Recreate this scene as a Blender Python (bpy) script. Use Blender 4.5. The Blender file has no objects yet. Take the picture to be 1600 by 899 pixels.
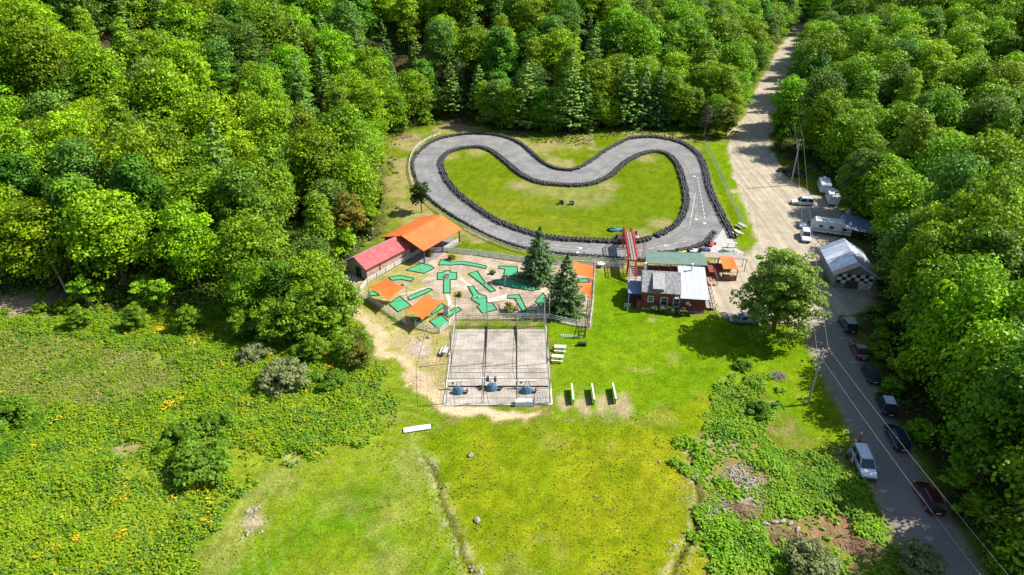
import bpy, bmesh, math, random
import numpy as np
from mathutils import Vector, Matrix
from mathutils.geometry import tessellate_polygon
random.seed(7); rng = np.random.default_rng(7)
S = bpy.context.scene; C = S.collection
R = math.radians
# ------------------------------------------------------------------ camera, sky, sun, exposure
FOC = 1067.0; CAM_H = 60.0; PITCH = R(30)
cp, sp = math.cos(PITCH), math.sin(PITCH)
cd = bpy.data.cameras.new('camera'); cam = bpy.data.objects.new('camera', cd); C.objects.link(cam)
cam.location = (0, 0, CAM_H); cam.rotation_euler = (R(60), 0, 0)
cd.sensor_width = 36; cd.lens = 36*FOC/1600; cd.clip_end = 6000; cd.clip_start = 1
S.camera = cam
SUN_EL = R(47); SUN_DIR = Vector((0.985, 0.17, 0)).normalized()
w = bpy.data.worlds.new("World"); S.world = w; w.use_nodes = True
nt = w.node_tree; bg = nt.nodes['Background']; sky = nt.nodes.new('ShaderNodeTexSky')
sky.sky_type = 'NISHITA'; sky.sun_disc = False; sky.sun_elevation = SUN_EL
sky.sun_rotation = math.atan2(SUN_DIR.x, SUN_DIR.y); sky.altitude = 300
nt.links.new(sky.outputs[0], bg.inputs[0]); bg.inputs[1].default_value = 0.10
sl = bpy.data.lights.new('sun', 'SUN'); sun = bpy.data.objects.new('sun', sl); C.objects.link(sun)
sl.energy = 5.0; sl.angle = R(0.5); sl.color = (1.0, 0.955, 0.87)
sd = Vector((SUN_DIR.x*math.cos(SUN_EL), SUN_DIR.y*math.cos(SUN_EL), math.sin(SUN_EL)))
sun.rotation_euler = sd.to_track_quat('Z', 'Y').to_euler(); sun.location = (60, 60, 90)
S.view_settings.view_transform = 'Standard'; S.view_settings.look = 'None'
S.view_settings.exposure = 0.76; S.view_settings.gamma = 1
S.render.engine = 'CYCLES'
S.render.resolution_x = 1024; S.render.resolution_y = 575

# ------------------------------------------------------------------ helpers
def P(px, py, z=0.0):
    """point of the place seen at a photo pixel, at height z"""
    u = (px-800)/FOC; v = (py-449.5)/FOC
    t = (CAM_H-z)/(sp+v*cp)
    return Vector((t*u, t*(cp-v*sp), z))
def PW(l, z=0.0): return [P(a, b, z) for a, b in l]
def proj(x, y, z):
    d = y*cp+(CAM_H-z)*sp
    return 800+FOC*x/d, 449.5+FOC*((CAM_H-z)*cp-y*sp)/d, d

def _hash(ix, iy, seed):
    n = (ix*374761393+iy*668265263+seed*1442695041) & 0xffffffff
    n = ((n ^ (n >> 13))*1274126177) & 0xffffffff
    return ((n ^ (n >> 16)) & 0xffff)/65535.0
def vnoise(x, y, seed=0):
    x = np.asarray(x, float); y = np.asarray(y, float)
    ix = np.floor(x).astype(np.int64); iy = np.floor(y).astype(np.int64)
    fx = x-ix; fy = y-iy; fx = fx*fx*(3-2*fx); fy = fy*fy*(3-2*fy)
    a = _hash(ix, iy, seed); b = _hash(ix+1, iy, seed); c = _hash(ix, iy+1, seed); d = _hash(ix+1, iy+1, seed)
    return (a*(1-fx)+b*fx)*(1-fy)+(c*(1-fx)+d*fx)*fy
def fbm(x, y, sc, seed=0, o=4):
    s = 0; a = 1; t = 0
    for k in range(o):
        s = s+a*vnoise(np.asarray(x)*2**k/sc, np.asarray(y)*2**k/sc, seed+k*17); t += a; a *= .55
    return s/t
def sdist(x, y, poly):
    """signed distance to a polygon, negative inside"""
    x = np.asarray(x, float); y = np.asarray(y, float)
    d = np.full(x.shape, 1e9); ins = np.zeros(x.shape, bool); n = len(poly)
    for i in range(n):
        ax, ay = poly[i][0], poly[i][1]; bx, by = poly[(i+1) % n][0], poly[(i+1) % n][1]
        ex, ey = bx-ax, by-ay; L = ex*ex+ey*ey+1e-12
        t = np.clip(((x-ax)*ex+(y-ay)*ey)/L, 0, 1)
        d = np.minimum(d, np.hypot(x-ax-t*ex, y-ay-t*ey))
        c = (ay > y) != (by > y)
        xi = ax+(y-ay)/(by-ay+1e-12)*ex
        ins ^= c & (x < xi)
    return np.where(ins, -d, d)
def pdist(x, y, pl):
    d = np.full(np.shape(x), 1e9)
    for (a, b) in zip(pl[:-1], pl[1:]):
        ex, ey = b[0]-a[0], b[1]-a[1]; L = ex*ex+ey*ey+1e-12
        t = np.clip(((x-a[0])*ex+(y-a[1])*ey)/L, 0, 1)
        d = np.minimum(d, np.hypot(x-a[0]-t*ex, y-a[1]-t*ey))
    return d
def sstep(a, b, x):
    t = np.clip((x-a)/(b-a), 0, 1); return t*t*(3-2*t)

# clearing (no forest), photo outline laid on the flat ground
CLEAR = [(q.x, q.y) for q in PW([(-700, 1200), (-500, 560), (-60, 520), (60, 492), (330, 492), (440, 502), (520, 500), (550, 462), (538, 422),
    (600, 348), (604, 300), (598, 225), (655, 196), (760, 199), (860, 207), (1000, 202), (1080, 205), (1128, 200), (1150, 165), (1180, 112), (1212, 72), (1236, 50), (1244, 42),
    (1262, 42), (1262, 60), (1248, 100), (1230, 140), (1212, 190), (1210, 235), (1236, 250), (1276, 258), (1316, 294), (1338, 345), (1368, 395),
    (1364, 470), (1345, 490), (1364, 560), (1398, 640), (1444, 720), (1498, 810), (1565, 910), (1720, 1200)])]
def T(x, y):
    """terrain height"""
    x = np.asarray(x, float); y = np.asarray(y, float)
    d = sdist(x, y, CLEAR)
    left = sstep(60, 20, x); 
    s = 0.10+0.34*sstep(150, 215, y+0.15*np.abs(x))*left+0.30*sstep(170, 260, y)*(1-left)+.05*(1-left)
    d2 = np.clip(d-3, 0, 210)
    h = s*d2*d2/(d2+12)
    h = h+(fbm(x, y, 22, 5)-.5)*5*sstep(5, 35, d)
    return h
def T1(x, y): return float(T(np.array([x]), np.array([y]))[0])

def rgba(c): return (c[0], c[1], c[2], 1)
MATS = {}
def mat(name, col, rough=.7, metal=0, noise=0.0, nscale=3.0, bump=0.0, bscale=20.0, spec=.3, coat=0, wave=None, emit=None, col2=None, nsharp=(.35, .65)):
    if name in MATS: return MATS[name]
    m = bpy.data.materials.new(name); m.use_nodes = True; n = m.node_tree; b = n.nodes['Principled BSDF']
    b.inputs['Base Color'].default_value = rgba(col); b.inputs['Roughness'].default_value = rough
    b.inputs['Metallic'].default_value = metal; b.inputs['Specular IOR Level'].default_value = spec
    b.inputs['Coat Weight'].default_value = coat; b.inputs['Coat Roughness'].default_value = .08
    tc = n.nodes.new('ShaderNodeTexCoord')
    if noise or col2:
        t = n.nodes.new('ShaderNodeTexNoise'); t.inputs['Scale'].default_value = nscale; t.inputs['Detail'].default_value = 6
        t.inputs['Roughness'].default_value = .65
        n.links.new(tc.outputs['Object'], t.inputs['Vector'])
        cr = n.nodes.new('ShaderNodeValToRGB'); n.links.new(t.outputs['Fac'], cr.inputs[0])
        c2 = col2 if col2 else tuple(min(1, v*(1+noise)) for v in col)
        c1 = col if col2 else tuple(v*(1-noise) for v in col)
        cr.color_ramp.elements[0].color = rgba(c1); cr.color_ramp.elements[1].color = rgba(c2)
        cr.color_ramp.elements[0].position = nsharp[0]; cr.color_ramp.elements[1].position = nsharp[1]
        n.links.new(cr.outputs[0], b.inputs['Base Color'])
    if bump:
        t2 = n.nodes.new('ShaderNodeTexNoise'); t2.inputs['Scale'].default_value = bscale; t2.inputs['Detail'].default_value = 5
        n.links.new(tc.outputs['Object'], t2.inputs['Vector'])
        bp = n.nodes.new('ShaderNodeBump'); bp.inputs['Strength'].default_value = bump; bp.inputs['Distance'].default_value = .05
        n.links.new(t2.outputs['Fac'], bp.inputs['Height']); n.links.new(bp.outputs[0], b.inputs['Normal'])
    if wave:
        ax, sc, dist = wave
        wv = n.nodes.new('ShaderNodeTexWave'); wv.bands_direction = ax; wv.inputs['Scale'].default_value = sc
        n.links.new(tc.outputs['Object'], wv.inputs['Vector'])
        bp = n.nodes.new('ShaderNodeBump'); bp.inputs['Strength'].default_value = .6; bp.inputs['Distance'].default_value = dist
        n.links.new(wv.outputs['Fac'], bp.inputs['Height']); n.links.new(bp.outputs[0], b.inputs['Normal'])
    MATS[name] = m; return m

def leafmat(name, var=.35, trans=.3, rough=.55):
    if name in MATS: return MATS[name]
    m = bpy.data.materials.new(name); m.use_nodes = True; n = m.node_tree; b = n.nodes['Principled BSDF']; out = n.nodes['Material Output']
    at = n.nodes.new('ShaderNodeAttribute'); at.attribute_name = 'Col'
    oi = n.nodes.new('ShaderNodeObjectInfo')
    hsv = n.nodes.new('ShaderNodeHueSaturation')
    mr = n.nodes.new('ShaderNodeMapRange'); mr.inputs[3].default_value = .5-.012*var/.35; mr.inputs[4].default_value = .5+.034*var/.35
    mv = n.nodes.new('ShaderNodeMapRange'); mv.inputs[3].default_value = 1-var; mv.inputs[4].default_value = 1+var
    mm = n.nodes.new('ShaderNodeMath'); mm.operation = 'MULTIPLY'; mm.inputs[1].default_value = 7.31
    fr = n.nodes.new('ShaderNodeMath'); fr.operation = 'FRACT'
    n.links.new(oi.outputs['Random'], mr.inputs[0]); n.links.new(oi.outputs['Random'], mm.inputs[0]); n.links.new(mm.outputs[0], fr.inputs[0])
    n.links.new(fr.outputs[0], mv.inputs[0]); n.links.new(mr.outputs[0], hsv.inputs['Hue']); n.links.new(mv.outputs[0], hsv.inputs['Value'])
    n.links.new(at.outputs['Color'], hsv.inputs['Color']); n.links.new(hsv.outputs[0], b.inputs['Base Color'])
    b.inputs['Roughness'].default_value = rough; b.inputs['Specular IOR Level'].default_value = .25
    tr = n.nodes.new('ShaderNodeBsdfTranslucent'); n.links.new(hsv.outputs[0], tr.inputs[0])
    mx = n.nodes.new('ShaderNodeMixShader'); mx.inputs[0].default_value = trans
    n.links.new(b.outputs[0], mx.inputs[1]); n.links.new(tr.outputs[0], mx.inputs[2]); n.links.new(mx.outputs[0], out.inputs[0])
    MATS[name] = m; return m

class MB:
    def __init__(s): s.v = []; s.f = []
    def add(s, vs, fs):
        o = len(s.v); s.v += [tuple(a) for a in vs]; s.f += [tuple(i+o for i in f) for f in fs]; return s
    def box(s, x0, x1, y0, y1, z0, z1):
        return s.add([(x0,y0,z0),(x1,y0,z0),(x1,y1,z0),(x0,y1,z0),(x0,y0,z1),(x1,y0,z1),(x1,y1,z1),(x0,y1,z1)],
                     [(0,3,2,1),(4,5,6,7),(0,1,5,4),(1,2,6,5),(2,3,7,6),(3,0,4,7)])
    def prism(s, poly, z0, z1):
        n = len(poly)
        ar = sum(poly[i][0]*poly[(i+1) % n][1]-poly[(i+1) % n][0]*poly[i][1] for i in range(n))
        if ar < 0: poly = poly[::-1]
        vs = [(p[0], p[1], z0) for p in poly]+[(p[0], p[1], z1) for p in poly]
        tri = tessellate_polygon([[Vector((p[0], p[1], 0)) for p in poly]])
        fs = [(i, (i+1) % n, (i+1) % n+n, i+n) for i in range(n)]
        for t in tri:
            a, b, c = t
            cr = (poly[b][0]-poly[a][0])*(poly[c][1]-poly[a][1])-(poly[b][1]-poly[a][1])*(poly[c][0]-poly[a][0])
            if cr < 0: b, c = c, b
            fs += [(a+n, b+n, c+n), (a, c, b)]
        return s.add(vs, fs)
    def loft(s, secs, cap=True):
        n = len(secs[0]); o = []
        for q in secs: o += list(q)
        fs = []
        for k in range(len(secs)-1):
            for i in range(n):
                j = (i+1) % n; fs.append((k*n+i, k*n+j, (k+1)*n+j, (k+1)*n+i))
        if cap: fs += [tuple(range(n))[::-1], tuple((len(secs)-1)*n+i for i in range(n))]
        return s.add(o, fs)
    def tube(s, p0, p1, r0, r1=None, n=6):
        p0 = Vector(p0); p1 = Vector(p1); r1 = r0 if r1 is None else r1
        d = (p1-p0).normalized(); a = d.orthogonal().normalized(); b = d.cross(a)
        def ring(p, r): return [p+a*(r*math.cos(2*math.pi*i/n))+b*(r*math.sin(2*math.pi*i/n)) for i in range(n)]
        return s.loft([ring(p0, r0), ring(p1, r1)])
    def chain(s, pts, rs, n=6):
        for i in range(len(pts)-1): s.tube(pts[i], pts[i+1], rs[i], rs[i+1], n)
        return s
    def bar(s, p0, p1, w, h, up=(0, 0, 1)):
        p0 = Vector(p0); p1 = Vector(p1); d = (p1-p0).normalized(); up = Vector(up)
        a = d.cross(up)
        a = a.normalized() if a.length > 1e-4 else d.orthogonal().normalized()
        b = a.cross(d)
        def sec(p): return [p+a*w/2-b*h/2, p+a*w/2+b*h/2, p-a*w/2+b*h/2, p-a*w/2-b*h/2]
        return s.loft([sec(p0), sec(p1)])
    def slab(s, a, b, c, d, t):
        """a thick quadrilateral sheet, t below the four given corners"""
        q = [Vector(k) for k in (a, b, c, d)]; nn = (q[1]-q[0]).cross(q[2]-q[0]).normalized()
        if nn.z < 0: nn = -nn
        return s.loft([[k for k in q], [k-nn*t for k in q]])
ORG = {}
def build(name, mb, m, parent=None, world=False, smooth=False, bevel=0):
    me = bpy.data.meshes.new(name); vs = mb.v
    if parent is not None and world:
        o = ORG[parent.name]; vs = [(a-o[0], b-o[1], c-o[2]) for a, b, c in vs]
    me.from_pydata(vs, [], mb.f)
    bm = bmesh.new(); bm.from_mesh(me); bmesh.ops.recalc_face_normals(bm, faces=bm.faces)
    if bevel: bmesh.ops.bevel(bm, geom=[e for e in bm.edges if len(e.link_faces) == 2 and e.calc_face_angle(0) > .5], offset=bevel, segments=2, affect='EDGES', clamp_overlap=True)
    bm.to_mesh(me); bm.free()
    me.materials.append(m)
    if smooth: me.polygons.foreach_set('use_smooth', [True]*len(me.polygons))
    o = bpy.data.objects.new(name, me); C.objects.link(o)
    if parent is not None: o.parent = parent
    ORG[o.name] = ORG[parent.name] if parent is not None else (0, 0, 0)
    return o
def tag(o, label=None, cat=None, group=None, kind=None):
    if label: o['label'] = label
    if cat: o['category'] = cat
    if group: o['group'] = group
    if kind: o['kind'] = kind
    return o
def thing(name, label, cat, loc=(0, 0, 0), rz=0, group=None):
    o = bpy.data.objects.new(name, None); o.empty_display_size = .3; C.objects.link(o)
    o.location = loc; o.rotation_euler = (0, 0, rz); ORG[o.name] = tuple(loc)
    return tag(o, label, cat, group)
def one(name, mb, m, label, cat, group=None, smooth=False, bevel=0):
    return tag(build(name, mb, m, smooth=smooth, bevel=bevel), label, cat, group)
def structure(o): o['kind'] = 'structure'; return o
KIDS = {}
def copy_tree(o, parent=None):
    c = o.copy(); C.objects.link(c)
    if parent is not None: c.parent = parent
    ORG[c.name] = ORG.get(o.name, (0, 0, 0))
    for ch in list(o.children): copy_tree(ch, c)
    return c
def place(first, used, loc, rz, label, group=None):
    """first time moves the model itself, later times copies it"""
    o = copy_tree(first) if used else first
    o.location = loc; o.rotation_euler = (0, 0, rz); o['label'] = label
    if group: o['group'] = group
    return o
def rnd_poly(pts, k=6):
    """Catmull-Rom through a closed outline"""
    out = []; n = len(pts)
    for i in range(n):
        p0, p1, p2, p3 = [Vector(pts[(i+j-1) % n][:2]) for j in range(4)]
        for t in range(k):
            t /= k
            q = .5*((2*p1)+(p2-p0)*t+(2*p0-5*p1+4*p2-p3)*t*t+(3*p1-p0-3*p2+p3)*t**3); out.append((q.x, q.y))
    return out
def rnd_line(pts, k=6):
    out = []; n = len(pts)
    for i in range(n-1):
        p0, p1, p2, p3 = [Vector(pts[min(max(i+j-1, 0), n-1)][:2]) for j in range(4)]
        for t in range(k):
            t /= k
            q = .5*((2*p1)+(p2-p0)*t+(2*p0-5*p1+4*p2-p3)*t*t+(3*p1-p0-3*p2+p3)*t**3); out.append((q.x, q.y))
    return out+[tuple(pts[-1][:2])]
def resample(pl, step):
    out = []; acc = 0.0
    for a, b in zip(pl[:-1], pl[1:]):
        L = math.hypot(b[0]-a[0], b[1]-a[1])
        while acc <= L:
            t = acc/L if L else 0
            out.append((a[0]+(b[0]-a[0])*t, a[1]+(b[1]-a[1])*t, math.atan2(b[1]-a[1], b[0]-a[0]))); acc += step
        acc -= L
    return out
def fast_mesh(name, verts, quads, cols=None, m=None):
    """verts Nx3, quads Mx4 arrays, cols Mx3 per face"""
    me = bpy.data.meshes.new(name); nv = len(verts); nf = len(quads); k = quads.shape[1]
    me.vertices.add(nv); me.vertices.foreach_set('co', np.asarray(verts, np.float32).ravel())
    me.loops.add(nf*k); me.loops.foreach_set('vertex_index', np.asarray(quads, np.int32).ravel())
    me.polygons.add(nf); me.polygons.foreach_set('loop_start', np.arange(nf, dtype=np.int32)*k)
    me.polygons.foreach_set('loop_total', np.full(nf, k, np.int32))
    me.update(calc_edges=True)
    if cols is not None:
        a = me.attributes.new('Col', 'FLOAT_COLOR', 'FACE')
        a.data.foreach_set('color', np.concatenate([cols, np.ones((nf, 1))], 1).astype(np.float32).ravel())
    if m: me.materials.append(m)
    return me
def leaves(cen, nor, size, cols, name, m, asp=1.5, seed=0):
    """diamond leaves at cen facing nor"""
    r = np.random.default_rng(seed); n = len(cen)
    nor = nor/np.maximum(np.linalg.norm(nor, axis=1, keepdims=True), 1e-6)
    a = np.cross(nor, r.normal(size=(n, 3))); a /= np.maximum(np.linalg.norm(a, axis=1, keepdims=True), 1e-6)
    b = np.cross(nor, a); s = np.asarray(size).reshape(-1, 1)
    v = np.stack([cen-a*s*asp/2, cen-b*s/2+nor*s*.08, cen+a*s*asp/2-nor*s*.12, cen+b*s/2+nor*s*.08], 1).reshape(-1, 3)
    q = np.arange(n*4).reshape(-1, 4)
    return fast_mesh(name, v, q, cols, m)

# ------------------------------------------------------------------ outlines on the ground
OUT_PX = [(723,212),(690,217),(668,227),(651,242),(646,258),(655,285),(672,308),(700,330),(735,352),(770,370),(820,388),(870,396),(950,403),(1010,406),
          (1060,401),(1105,397),(1150,390),(1141,366),(1122,330),(1108,300),(1100,268),(1090,245),(1062,225),(1022,217),(985,218),(950,235),(925,252),(905,264),(890,268),(870,266),(850,258),(832,243),(812,227),(785,215),(750,211)]
IN_PX = [(721,232),(743,230),(765,235),(785,250),(800,263),(815,275),(840,286),(870,290),(900,291),(930,287),(955,274),(975,255),(1000,242),(1025,237),(1045,243),(1060,260),(1068,285),(1074,310),(1070,335),(1055,355),(1028,369),
         (1000,377),(985,379),(940,377),(880,374),(840,368),(800,355),(770,342),(740,322),(715,302),(700,285),(690,265),(688,252),(700,239)]
OUT = rnd_poly(PW(OUT_PX)); INN = rnd_poly(PW(IN_PX))
GRAVEL = PW([(1246,34),(1238,56),(1216,82),(1190,128),(1168,180),(1142,214),(1146,262),(1166,312),(1182,352),(1190,384),(1174,402),(1120,410),(1112,440),(1116,478),(1135,493),(1190,498),(1230,502),
             (1257,508),(1310,503),(1352,472),(1365,450),(1300,452),(1270,440),(1300,395),(1312,340),(1298,318),(1262,300),(1225,282),(1206,244),(1196,216),(1206,186),(1222,142),(1240,104),(1257,62),(1258,34)])
ROAD_L = PW([(1256,505),(1288,580),(1316,632),(1331,661),(1354,718),(1376,776),(1412,852),(1440,910),(1500,1040),(1560,1160)])
ROAD_R = PW([(1311,502),(1347,575),(1383,651),(1431,737),(1477,815),(1526,899),(1600,1030),(1690,1180)])
GOLF = [(q.x, q.y) for q in PW([(651,401),(575,443),(564,457),(569,465),(640,511),(687,521),(711,498),(860,498),(884,505),(922,513),(929,420),(930,414),(818,410),(750,399),(690,394),(660,396)])]
CAGE = [(-9.0, 72.4), (5.2, 72.4), (5.6, 91.6), (-9.1, 91.6)]
def W(l): return [(q.x, q.y) for q in PW(l)]
LAWN = W([(925,405),(985,415),(985,482),(1112,496),(1180,505),(1258,508),(1288,580),(1331,661),(1345,700),(1300,700),(1240,660),(1190,610),(1100,612),(1000,648),(868,652),(862,500),(925,512)])
MEADOW = W([(678,668),(870,656),(1000,652),(1110,606),(1160,600),(1120,650),(1080,690),(1092,740),(1085,830),(1092,1000),(744,1000),(725,860),(690,770),(672,715)])
GRASSL = W([(600,560),(640,600),(690,660),(678,668),(672,715),(690,770),(725,860),(744,1000),(250,1000),(300,870),(345,790),(400,745),(470,715),(560,690),(590,640)])
PATHL = PW([(548,430),(556,470),(572,500),(600,535),(632,578),(668,610),(700,640),(742,651)])
WEEDL = W([(-300,1100),(-300,520),(60,488),(330,482),(480,488),(545,470),(556,520),(590,570),(620,650),(560,688),(470,712),(400,745),(345,790),(305,870),(280,1100)])
WEEDR = W([(1085,700),(1100,650),(1130,605),(1165,585),(1215,590),(1200,640),(1215,690),(1270,715),(1330,735),(1365,780),(1405,850),(1440,925),(1480,1000),(1092,1000),(1085,830),(1092,740)])
SANDY = W([(648,590),(690,632),(760,636),(862,640),(800,655),(735,660),(690,648),(640,605)])
CAGEY = W([(560,470),(600,492),(645,515),(711,500),(712,560),(697,628),(670,620),(640,580),(600,540),(572,505)])
DRYR = W([(1130,730),(1200,720),(1235,760),(1220,830),(1260,870),(1230,930),(1120,930),(1100,840)])
DRYR2 = W([(1230,820),(1300,790),(1350,830),(1380,880),(1330,925),(1240,925)])
FIELDL = W([(-200,640),(-200,520),(0,520),(120,528),(250,560),(300,600),(230,620),(60,640)])
EASTG = W([(1095,225),(1140,225),(1160,300),(1182,350),(1186,385),(1160,385),(1125,320),(1105,262)])

# ------------------------------------------------------------------ ground sheet
def ground():
    def axis(f0, f1, fs, m0, m1, ms, e0, e1):
        a = list(np.arange(f0, f1, fs)); x = f1
        while x < m1: a.append(x); x += ms
        st = ms
        while x < e1: a.append(x); st *= 1.35; x += st
        a.append(x); x = f0-ms; l = []
        while x > m0: l.append(x); x -= ms
        st = ms
        while x > e0: l.append(x); st *= 1.35; x -= st
        l.append(x); return np.array(l[::-1]+a)
    xs = axis(-72, 84, .36, -190, 230, 1.1, -2600, 2600)
    ys = axis(44, 135, .36, 25, 330, 1.1, -500, 3600)
    X, Y = np.meshgrid(xs, ys); nx, ny = len(xs), len(ys)
    x = X.ravel(); y = Y.ravel()
    z = T(x, y)
    near = sdist(x, y, CLEAR)
    wx = x+(fbm(x, y, 5, 1)-.5)*5; wy = y+(fbm(x, y, 5, 2)-.5)*5
    n1 = fbm(x, y, 9, 11); n2 = fbm(x, y, 1.6, 12); n3 = fbm(x, y, 28, 13, 3); n4 = vnoise(x/.5, y/.5, 3)
    col = np.zeros((len(x), 3)); col[:] = (.075, .06, .03)
    def mix(m, c):
        nonlocal col
        m = np.clip(m, 0, 1)[:, None]; col = col*(1-m)+np.asarray(c)*m
    def two(a, b, t): t = np.clip(t, 0, 1)[:, None]; return np.array(a)*(1-t)+np.array(b)*t
    mix(sstep(.5, .7, n1), (.05, .075, .015))
    clr = sstep(2.0, -2.5, sdist(wx, wy, CLEAR))
    mix(clr, two((.11, .17, .010), (.19, .21, .025), (n1-.3)*2.2))
    mix(clr*sstep(.55, .75, n2), (.22, .18, .07))
    # weeds floor
    mix(sstep(1, -1, sdist(wx, wy, WEEDL)), two((.13, .20, .01), (.22, .27, .02), (n1-.35)*3))
    mix(sstep(1, -1, sdist(wx, wy, FIELDL))*.85, two((.15, .22, .02), (.23, .23, .06), (fbm(x*.5, y*1.6, 4, 41)-.35)*3))
    mix(sstep(1, -1, sdist(wx, wy, WEEDR)), two((.12, .20, .008), (.24, .22, .05), (n1-.3)*2.4))
    mix(sstep(1.2, -1.2, sdist(wx, wy, DRYR))*sstep(.38, .6, n2*.6+n1*.5)*.9, two((.26, .19, .11), (.16, .09, .05), n2))
    mix(sstep(1.2, -1.2, sdist(wx, wy, DRYR2))*sstep(.4, .6, n2*.6+n1*.5)*.9, (.24, .14, .08))
    # grass left, with mown rings
    cx, cy = P(560, 800).x, P(560, 800).y
    rr = np.hypot((x-cx)*1.0, (y-cy)*.8); ring = .5+.5*np.sin(rr*4.6+3*fbm(x, y, 9, 20))
    g = sstep(.8, -.8, sdist(wx, wy, GRASSL))
    mix(g, two((.105, .20, .006), (.185, .235, .012), (n1-.3)*2.2+.15*(ring-.5)))
    mix(g*sstep(.52, .72, fbm(x, y, 6, 31))*.4, (.30, .27, .08))
    mix(g*sstep(.85, 1.0, ring)*sstep(4, 12, rr)*.35*sstep(26, 14, rr), (.33, .30, .11))
    # meadow
    g = sstep(.7, -.7, sdist(wx, wy, MEADOW))
    mix(g, two((.14, .21, .004), (.24, .24, .010), (n1-.3)*1.6+(n2-.5)*.9))
    mix(g*sstep(.55, .75, fbm(x, y, 5, 33))*.25, (.31, .24, .08))
    # lawn with mowing streaks
    st = fbm(x*.25, y*1.4, 3, 50)
    g = sstep(.7, -.7, sdist(x+(wx-x)*.6, y+(wy-y)*.6, LAWN))
    mix(g, two((.115, .215, .004), (.20, .255, .010), (n3-.3)*1.2+(st-.5)*1.3+.2))
    mix(g*sstep(.62, .8, fbm(x, y, 4, 34))*.4, (.32, .30, .08))
    # grass round and inside the track
    trk = sdist(x, y, OUT); inn = sdist(x, y, INN)
    st2 = fbm(x*.35+y*.2, y*.9, 3, 51)
    g = sstep(16, 8, trk+(n1-.5)*8)*clr*sstep(108, 112, y)
    mix(g, two((.115, .17, .006), (.21, .21, .03), (n1-.35)*2.4))
    mix(g*sstep(.5, .62, fbm(x, y, 7, 36))*.6, (.33, .26, .13))
    g = sstep(.6, -.6, inn)
    mix(g, two((.115, .175, .006), (.19, .205, .016), (n3-.35)*1.6+(st2-.5)*1.5))
    vv = P(880, 300); dd = np.hypot((x-vv.x)/16, (y-vv.y)/9)
    mix(g*sstep(1.0, .3, dd+(n1-.5)*1.6+(n2-.5)*.5)*.38, (.34, .28, .13))
    for q in ((700, 245), (745, 238), (1010, 248), (950, 290), (812, 290), (1035, 350), (1000, 368)):
        v = P(*q); mix(g*sstep(4.5, 1, np.hypot(x-v.x, y-v.y)+(n2-.5)*3)*.55, (.36, .28, .14))
    mix(sstep(.6, -.4, sdist(x, y, EASTG)), two((.105, .20, .004), (.17, .24, .008), (n1-.3)*2))
    # ground of mini golf
    gf = sdist(x, y, GOLF)
    mix(sstep(.4, -.2, gf), two((.36, .28, .20), (.45, .37, .285), (n2-.3)*2))
    gr = sstep(.46, .6, fbm(x, y, 3.5, 37)+.12*sstep(-8, -20, x)+.03)
    mix(sstep(.4, -.4, gf)*gr*sstep(-1, -14, x)*.9, two((.22, .25, .02), (.36, .30, .12), n1))
    mix(sstep(.3, -.4, sdist(wx, wy, CAGEY)), two((.42, .33, .17), (.27, .26, .06), (n2-.35)*2.6))
    v = P(655, 545); mix(sstep(2.6, 1, np.hypot(x-v.x, (y-v.y)*.8)+(n2-.5)*2)*.8, (.46, .38, .32))
    mix(sstep(1.9, .5, pdist(wx, wy, PATHL)+(n2-.5)*2.4), two((.60, .46, .28), (.42, .32, .18), n4))
    mix(sstep(.3, -.8, sdist(wx, wy, SANDY)), two((.66, .50, .33), (.50, .38, .2), n2*n4*2))
    for q, a in (((912, 630), 1.9), ((942, 632), 2.0), ((972, 630), 1.7), ((880, 632), 1.3)):
        v = P(*q); mix(sstep(1.0, .3, np.hypot((x-v.x)/a, (y-v.y)/3.4)+(n2-.5)*1.1)*.75, (.42, .31, .2))
    for q, a, c in (((620, 385), 4, (.3, .19, .12)), ((640, 215), 5, (.36, .25, .16)), ((395, 815), 1.8, (.38, .3, .2)), ((1150, 300), 2.4, (.42, .34, .25)),
                    ((710, 198), 6, (.33, .2, .13)), ((20, 480), 9, (.34, .26, .17)), ((1160, 775), 3, (.3, .25, .2)), ((1530, 325), 9, (.40, .28, .17)), ((265, 728), 3, (.33, .27, .14)),
                    ((1120, 690), 3, (.3, .25, .14)), ((200, 700), 2.5, (.3, .24, .12)), ((195, 560), 3, (.33, .3, .2)), ((575, 310), 5, (.33, .24, .12)), ((1020, 500), 1.3, (.3, .26, .12))):
        v = P(*q); mix(sstep(1.0, .35, np.hypot((x-v.x)/a, (y-v.y)/a/.8)+(n2-.5)*.9)*.85, c)
    # drive and parking around gravel
    gv = sdist(x+(wx-x)*.5, y+(wy-y)*.5, [(q.x, q.y) for q in GRAVEL])
    mix(sstep(1.6, .1, gv+(n2-.5)*1.5), two((.50, .42, .31), (.40, .34, .24), n1))
    v = P(1330, 470); mix(sstep(6, 2, np.hypot(x-v.x, (y-v.y)*1.6)+(n2-.5)*3)*.9, (.42, .32, .2))
    rl = pdist(x, y, [(q.x, q.y) for q in ROAD_L]); rr2 = pdist(x, y, [(q.x, q.y) for q in ROAD_R])
    mix(sstep(1.5, .2, np.minimum(rl, rr2)+(n2-.5)*1.2)*.8, (.30, .26, .19))
    # brooks cut in the field
    for pl in BROOKS:
        d = pdist(wx*.3+x*.7, wy*.3+y*.7, pl)
        d = d+(n2-.5)*.25; m = sstep(.38, .1, d); z = z-.32*m; mix(sstep(.32, .12, d)*.7, (.05, .045, .025))
        mix(sstep(1.5, .5, d)*(1-sstep(.5, .2, d))*sstep(.4, .6, n4)*.6, (.34, .29, .18))
    col *= (1+.34*(n4-.5)+.40*(n2-.5)+.25*(vnoise(x/.9, y/.9, 8)-.5))[:, None]
    soft = sstep(.3, -.6, near)*(1-sstep(1.2, -.5, trk))*(1-sstep(2, 0, gv))*(1-sstep(2, .2, np.minimum(rl, rr2)))*(1-sstep(1, 0, gf))
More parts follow.
